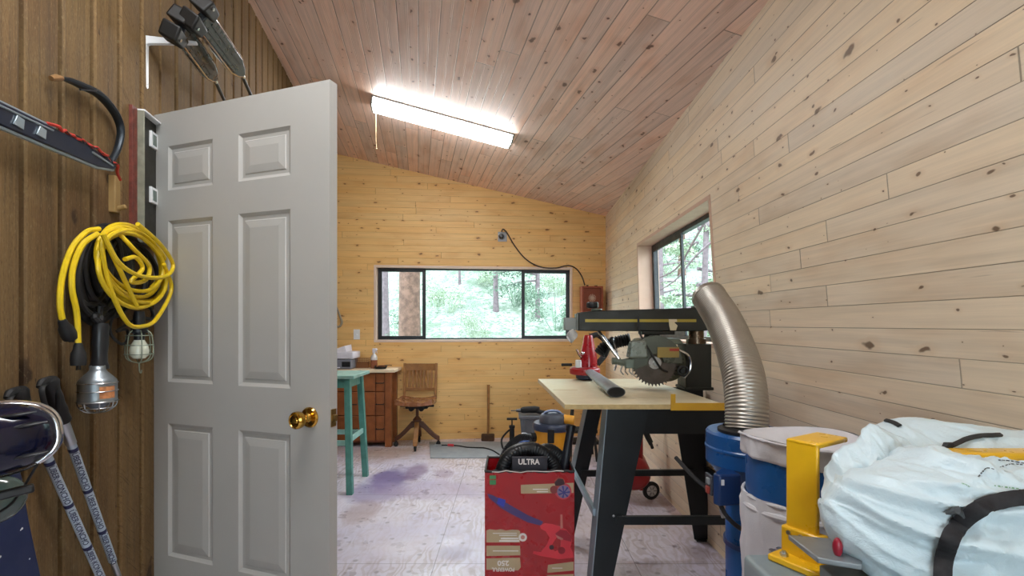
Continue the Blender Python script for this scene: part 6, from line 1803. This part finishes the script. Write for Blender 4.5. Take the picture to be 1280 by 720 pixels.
# grey bed plates reaching right under the bundle
g0 = yq(.012,-.006,0); 
m = MB(); pz0, pz1 = SZ+.072, SZ+.082
pl = [PZ(985,668,pz1), PZ(1022,697,pz1), PZ(1078,706,pz1), PZ(1075,676,pz1)]
m.prism([V((p.x,p.y,pz0)) for p in pl], V((0,0,pz1-pz0))); m.build('bed_plate', grey_plate, proot, bevel=.002)
pl2 = [PZ(1024,706,SZ+.05), PZ(1050,728,SZ+.05), PZ(1130,742,SZ+.05), PZ(1120,700,SZ+.05)]
m = MB(); m.prism([V((p.x,p.y,SZ+.03)) for p in pl2], V((0,0,.02))); m.build('lower_plate', grey_plate, proot, bevel=.002)
m = MB(); c_ = yq(wd+.02,.05,0); m.boxmm((c_.x,c_.y-.1,SZ+.001),(c_.x+.32,c_.y+.02,SZ+.07)); m.build('bed_casting', grey_paint, proot, bevel=.006)
# yellow top cover running right under the plastic
m = MB(); m.boxmm((.80,.93,ZT_-.075),(1.09,.985,ZT_-.006)); m.build('top_cover', yel, proot, bevel=.01, segs=3)
m = MB(); rp = P(1047,684,.865); m.sphere(rp, (.008,.008,.017), 14, 10); m.build('red_knob', mat('dark_red_knob', rgb(150,30,50), .35), proot)

# white plastic bundle: crumpled bag wrapped round the planer
plastic = NT('white_plastic_bag')
plastic.b.inputs['Base Color'].default_value = rgb(208,226,234)
plastic.b.inputs['Roughness'].default_value = .34
plastic.b.inputs['Subsurface Weight'].default_value = .12
plastic.b.inputs['Subsurface Radius'].default_value = (.02,.02,.02)
co = plastic.n('ShaderNodeTexCoord').outputs['Object']
plastic.bump(plastic.math('ADD', plastic.noise(co, 26, 4, .6, .6), plastic.math('MULTIPLY', plastic.noise(co, 70, 3, .6, 1.0), .35)), .35, .012)
plastic = plastic.mat
def ridge(p, f):
    v = noise.noise(p*f); return 1-abs(v)*2
def crumple(p, amp, k=0.0):
    """sharp folds that fan out from the tied left end, with small creases between"""
    w = V((noise.noise(p*6+V((k,0,0))), noise.noise(p*6+V((0,k+3,0))), noise.noise(p*6+V((0,0,k+7)))))
    o = V((.50, .9, 1.20)); r = p - o
    an = math.atan2(r.z, r.x); R_ = r.length
    q = V((R_*3.5, an*3.2 + r.y*5, k)) + w*.55
    def rd(v): return (1-abs(noise.noise(v))*2.2)
    v = .62*rd(q) + .34*rd(V((R_*6, an*7+r.y*9, k+3))+w*.9)
    g = p*13 + w*1.8
    v += .20*rd(g) + .12*rd(g*2.1) + .05*rd(g*4.3)
    return amp*(v-.62)
def bundle(name, c0, c1, prof, ry, rz, amp, k, nu=150, nv=110, label=None, cat=None, e=.86, root=None):
    """lumpy bag about the axis c0-c1; prof maps t to the local radius factor"""
    ax_ = (c1-c0).normalized(); sx_ = V((0,0,1)).cross(ax_).normalized(); up_ = ax_.cross(sx_).normalized()
    m = MB()
    def raw(a, b):
        t = a; r = prof(t); an = 2*PI*b
        cs, sn = math.cos(an), math.sin(an)
        cx__ = math.copysign(abs(cs)**e, cs); sz__ = math.copysign(abs(sn)**e, sn)
        return c0 + (c1-c0)*t + sx_*(ry*r*cx__) + up_*(rz*r*sz__)
    def fn(a, b):
        p = raw(a, b); t = a; r = prof(t)
        n_ = p-(c0+(c1-c0)*t)
        n_ = n_.normalized() if n_.length > 1e-5 else ax_
        return p + n_*crumple(p, amp*min(1, .35+r*.8), k)
    g = m.grid(fn, nu, nv)
    bmesh.ops.remove_doubles(m.bm, verts=m.bm.verts[:], dist=1e-4)
    return m, fn
smooth01 = lambda x: max(0, min(1, x))**2*(3-2*max(0, min(1, x)))
bcA, bcB = V((.556, .895, 1.135)), V((1.22, .79, 1.018))
profA = lambda t: .004 + .97*(max(0.0, math.sin(min(1, t/.42)*PI/2))**.62) * (1-.9*smooth01((t-.86)/.14)*1.0)
root = thing('white_plastic_bundle', 'crumpled white plastic bag wrapped and strapped round the planer at the lower right', 'plastic bag', V((.9,.83,SZ)))
m, fA = bundle('bag', bcA, bcB, profA, .135, .155, .034, 0.0, 260, 200)
bag = m.build('bag', plastic, root, angle=80)
# gathered flap standing up behind the tied end
def flap(a, b):
    xs = (1029, 1030, 1036, 1050, 1066, 1076, 1086, 1104, 1124, 1146)
    ys = (604, 586, 570, 557, 552, 536, 529, 536, 547, 566)
    f = a*(len(xs)-1); i_ = min(int(f), len(xs)-2); t_ = f-i_
    x_ = xs[i_]*(1-t_)+xs[i_+1]*t_; y_ = ys[i_]*(1-t_)+ys[i_+1]*t_
    top = P(x_, y_, .955+.05*a)
    bot = P(1036+112*a, 640-14*a, .90+.03*a)
    p = bot.lerp(top, b)
    s__ = math.sin(b*PI)**.8
    p = p + V((-.010*math.sin(b*PI)*(1-a), -.040*s__*math.sin(a*PI)**.6, 0))
    w = V((noise.noise(p*8), noise.noise(p*8+V((3,0,0))), 0))
    fold = .010*(1-2.2*abs(noise.noise(V((a*5+b*1.5, b*1.2, 1.5))+w*.5))) + .005*(1-2*abs(noise.noise(V((a*13, b*6, 4.5))+w)))
    return p + V((0,-1,.25))*fold*min(1, 4*a+.2)
m = MB(); m.grid(flap, 110, 60); m.build('gathered_flap', plastic, root, angle=80, solid=.002)
# faint printed lines on the plastic
ink = mat('faded_black_ink', rgb(70,78,84), .6); inkg = mat('faded_green_ink', rgb(120,170,130), .6)
from mathutils.bvhtree import BVHTree
def bvh_of(*objs):
    vs, ps = [], []
    for o in objs:
        n0 = len(vs); og = ORG[o.name]
        vs += [v.co + og for v in o.data.vertices]; ps += [[n0+i for i in p.vertices] for p in o.data.polygons]
    return BVHTree.FromPolygons(vs, ps)
def drape(tree, pts, off=.004):
    out = []
    for x, y in pts:
        d_ = V(((x-CX)/F, 1, (CY-y)/F)).normalized()
        h = tree.ray_cast(V((0,0,CAMZ)), d_)
        if h[0] is not None:
            n_ = h[1] if h[1].dot(d_) < 0 else -h[1]
            out.append((h[0] - d_*off, n_))
    return out
def ribbon(mb, hits, w, th=.003):
    """flat strap lying along surface points"""
    rings = []
    P_ = [h[0] for h in hits]
    for i, (p, n_) in enumerate(hits):
        t_ = (P_[min(i+1, len(P_)-1)] - P_[max(i-1, 0)]).normalized()
        n_ = (n_ + (V((0,0,CAMZ))-p).normalized()*.8).normalized()
        s_ = t_.cross(n_).normalized(); n_ = s_.cross(t_).normalized()
        ww = w[i] if hasattr(w, '__len__') else w
        rings.append([mb.v(p+s_*a_*ww/2+n_*b_*th) for a_, b_ in ((-1,0),(1,0),(1,1),(.6,1.5),(-.6,1.5),(-1,1))])
    for A_, B_ in zip(rings, rings[1:]): mb.bridge(A_, B_)
    mb.f(list(reversed(rings[0]))); mb.f(rings[-1])
tA = bvh_of(bag)
def dense(pts, n=8):
    q = catmull([V((x, y, 0)) for x, y in pts], n); return [(p.x, p.y) for p in q]
def marks(name, tree, path, mt, parent, dash, w, h, sd):
    """row of short printed dashes following the plastic"""
    rr = random.Random(sd); pts = dense(path, 10); k = 0; mb = MB(); any_ = False
    while k < len(pts)-2:
        L_ = rr.choice(dash)
        hh = drape(tree, pts[k:k+L_+1], .0015)
        if len(hh) >= 2: ribbon(mb, hh, w*rr.uniform(.6,1.3), .0004); any_ = True
        k += L_ + rr.choice((1,1,2))
    if any_: return mb.build(name, mt, parent, smooth=False)
marks('faint_print', tA, [(1248,575),(1262,576),(1280,579)], ink, bag, (2,3), .0022, 1, 1)
marks('faint_print', tA, [(1250,584),(1264,580),(1280,581)], ink, bag, (1,2), .0016, 1, 2)
marks('faint_print', tA, [(1202,604),(1208,606),(1213,609)], inkg, bag, (1,2), .0016, 1, 3)
marks('faint_print', tA, [(1243,607),(1258,609),(1275,611)], inkg, bag, (1,2), .0020, 1, 4)
marks('faint_print', tA, [(1223,596),(1228,590),(1234,585),(1245,587)], ink, bag, (3,4), .0016, 1, 5)
root = thing('bungee_strap', 'wide black strap arching over the white plastic bundle at the lower right', 'strap', V((.85,.72,1.0)))
sp__ = dense([(1178,733),(1179,705),(1184,684),(1193,664),(1206,648),(1222,637),(1240,629),(1262,624),(1290,621),(1320,622)], 6)
hh = drape(tA, sp__, .006)
m = MB(); ribbon(m, hh, .0225, .004); strap = m.build('strap', mat('black_webbing', rgb(34,32,36), .7, var=.25, scale=60), root, angle=60)
hk = drape(tA, [(1182,642),(1190,640),(1198,638),(1204,646)], .010)
if len(hk) > 2:
    m = MB(); m.tube([h[0] for h in hk], .006, 8, smooth=3, radii=[.003,.008,.010,.005][:len(hk)], flat=.5); m.build('frayed_end', mat('grey_black_fray', rgb(70,74,78), .8), root)
# second, flatter bag by the wall with its own tie
root2 = thing('white_plastic_sheet', 'flat white plastic bag lying behind the bundle, close to the board wall', 'plastic bag', V((1.0,1.08,1.10)))
profB = lambda t: .004 + .98*(max(0.0, math.sin(min(1, t/.34)*PI/2))**.6)*(1-.9*smooth01((t-.88)/.12))
m, fB = bundle('bag', V((.765,1.085,1.205)), V((1.175,1.03,1.165)), profB, .085, .056, .016, 11.0, 150, 110)
bagB = m.build('bag', plastic, root2, angle=80)
tB = bvh_of(bagB)
root = thing('cable_tie_strap', 'thin black strap with a metal buckle across the white bag by the wall', 'strap', V((1.0,1.02,1.2)))
hh = drape(tB, dense([(1162,566),(1176,562),(1192,556),(1208,549),(1226,545),(1250,544)], 5), .006)
m = MB(); ribbon(m, hh, .009, .003); m.build('strap', mat('black_webbing_thin', rgb(44,44,46), .6), root)
hb_ = drape(tB, [(1152,568),(1164,569),(1176,566)], .010)
if len(hb_) > 1:
    m = MB(); ribbon(m, hb_, .016, .005); m.build('buckle', steel, root)
hc2 = drape(tB, [(1178,563),(1184,557),(1191,556)], .012)
if len(hc2) > 1:
    m = MB(); m.tube([h[0] for h in hc2], .006, 8, radii=[.004,.008,.005][:len(hc2)]); m.build('hook', rubber, root)
root = thing('black_cord_end', 'short black strap end lying on the far corner of the white bag by the wall', 'strap', V((.85,1.06,1.25)))
hd = drape(tB, dense([(1099,524),(1108,526),(1118,529),(1125,533)], 4), .005)
if len(hd) > 2:
    m = MB(); ribbon(m, hd, .009, .003); m.build('strap', rubber, root)
marks('faint_print', bvh_of(bag), [(1033,592),(1042,590),(1050,588)], ink, bag, (1,2), .0014, 1, 8)
# ------------------------------------------------------------------ world, sun, camera
w = bpy.data.worlds.new('daylight'); scene.world = w; w.use_nodes = True
nt = w.node_tree; nt.nodes.clear()
bg = nt.nodes.new('ShaderNodeBackground'); ou = nt.nodes.new('ShaderNodeOutputWorld')
bg.inputs[0].default_value = (.80,.92,1.0,1); bg.inputs[1].default_value = SKY
nt.links.new(bg.outputs[0], ou.inputs[0])
cam = bpy.data.cameras.new('camera'); co_ = bpy.data.objects.new('camera', cam); COL.objects.link(co_)
co_.location = (0,0,CAMZ); co_.rotation_euler = (PI/2, 0, 0)
cam.sensor_fit = 'HORIZONTAL'; cam.sensor_width = 36; cam.lens = 36*F/1280
cam.shift_x = 0; cam.shift_y = (CY-360)/1280
cam.clip_start = .05; cam.clip_end = 200
scene.camera = co_
vs = scene.view_settings
vs.view_transform = 'Standard'; vs.look = 'None'; vs.exposure = EXPO; vs.gamma = 1; vs.use_curve_mapping = False
scene.cycles.use_denoising = True
scene.cycles.max_bounces = 10; scene.cycles.diffuse_bounces = 5; scene.cycles.transparent_max_bounces = 16
scene.cycles.sample_clamp_indirect = 6
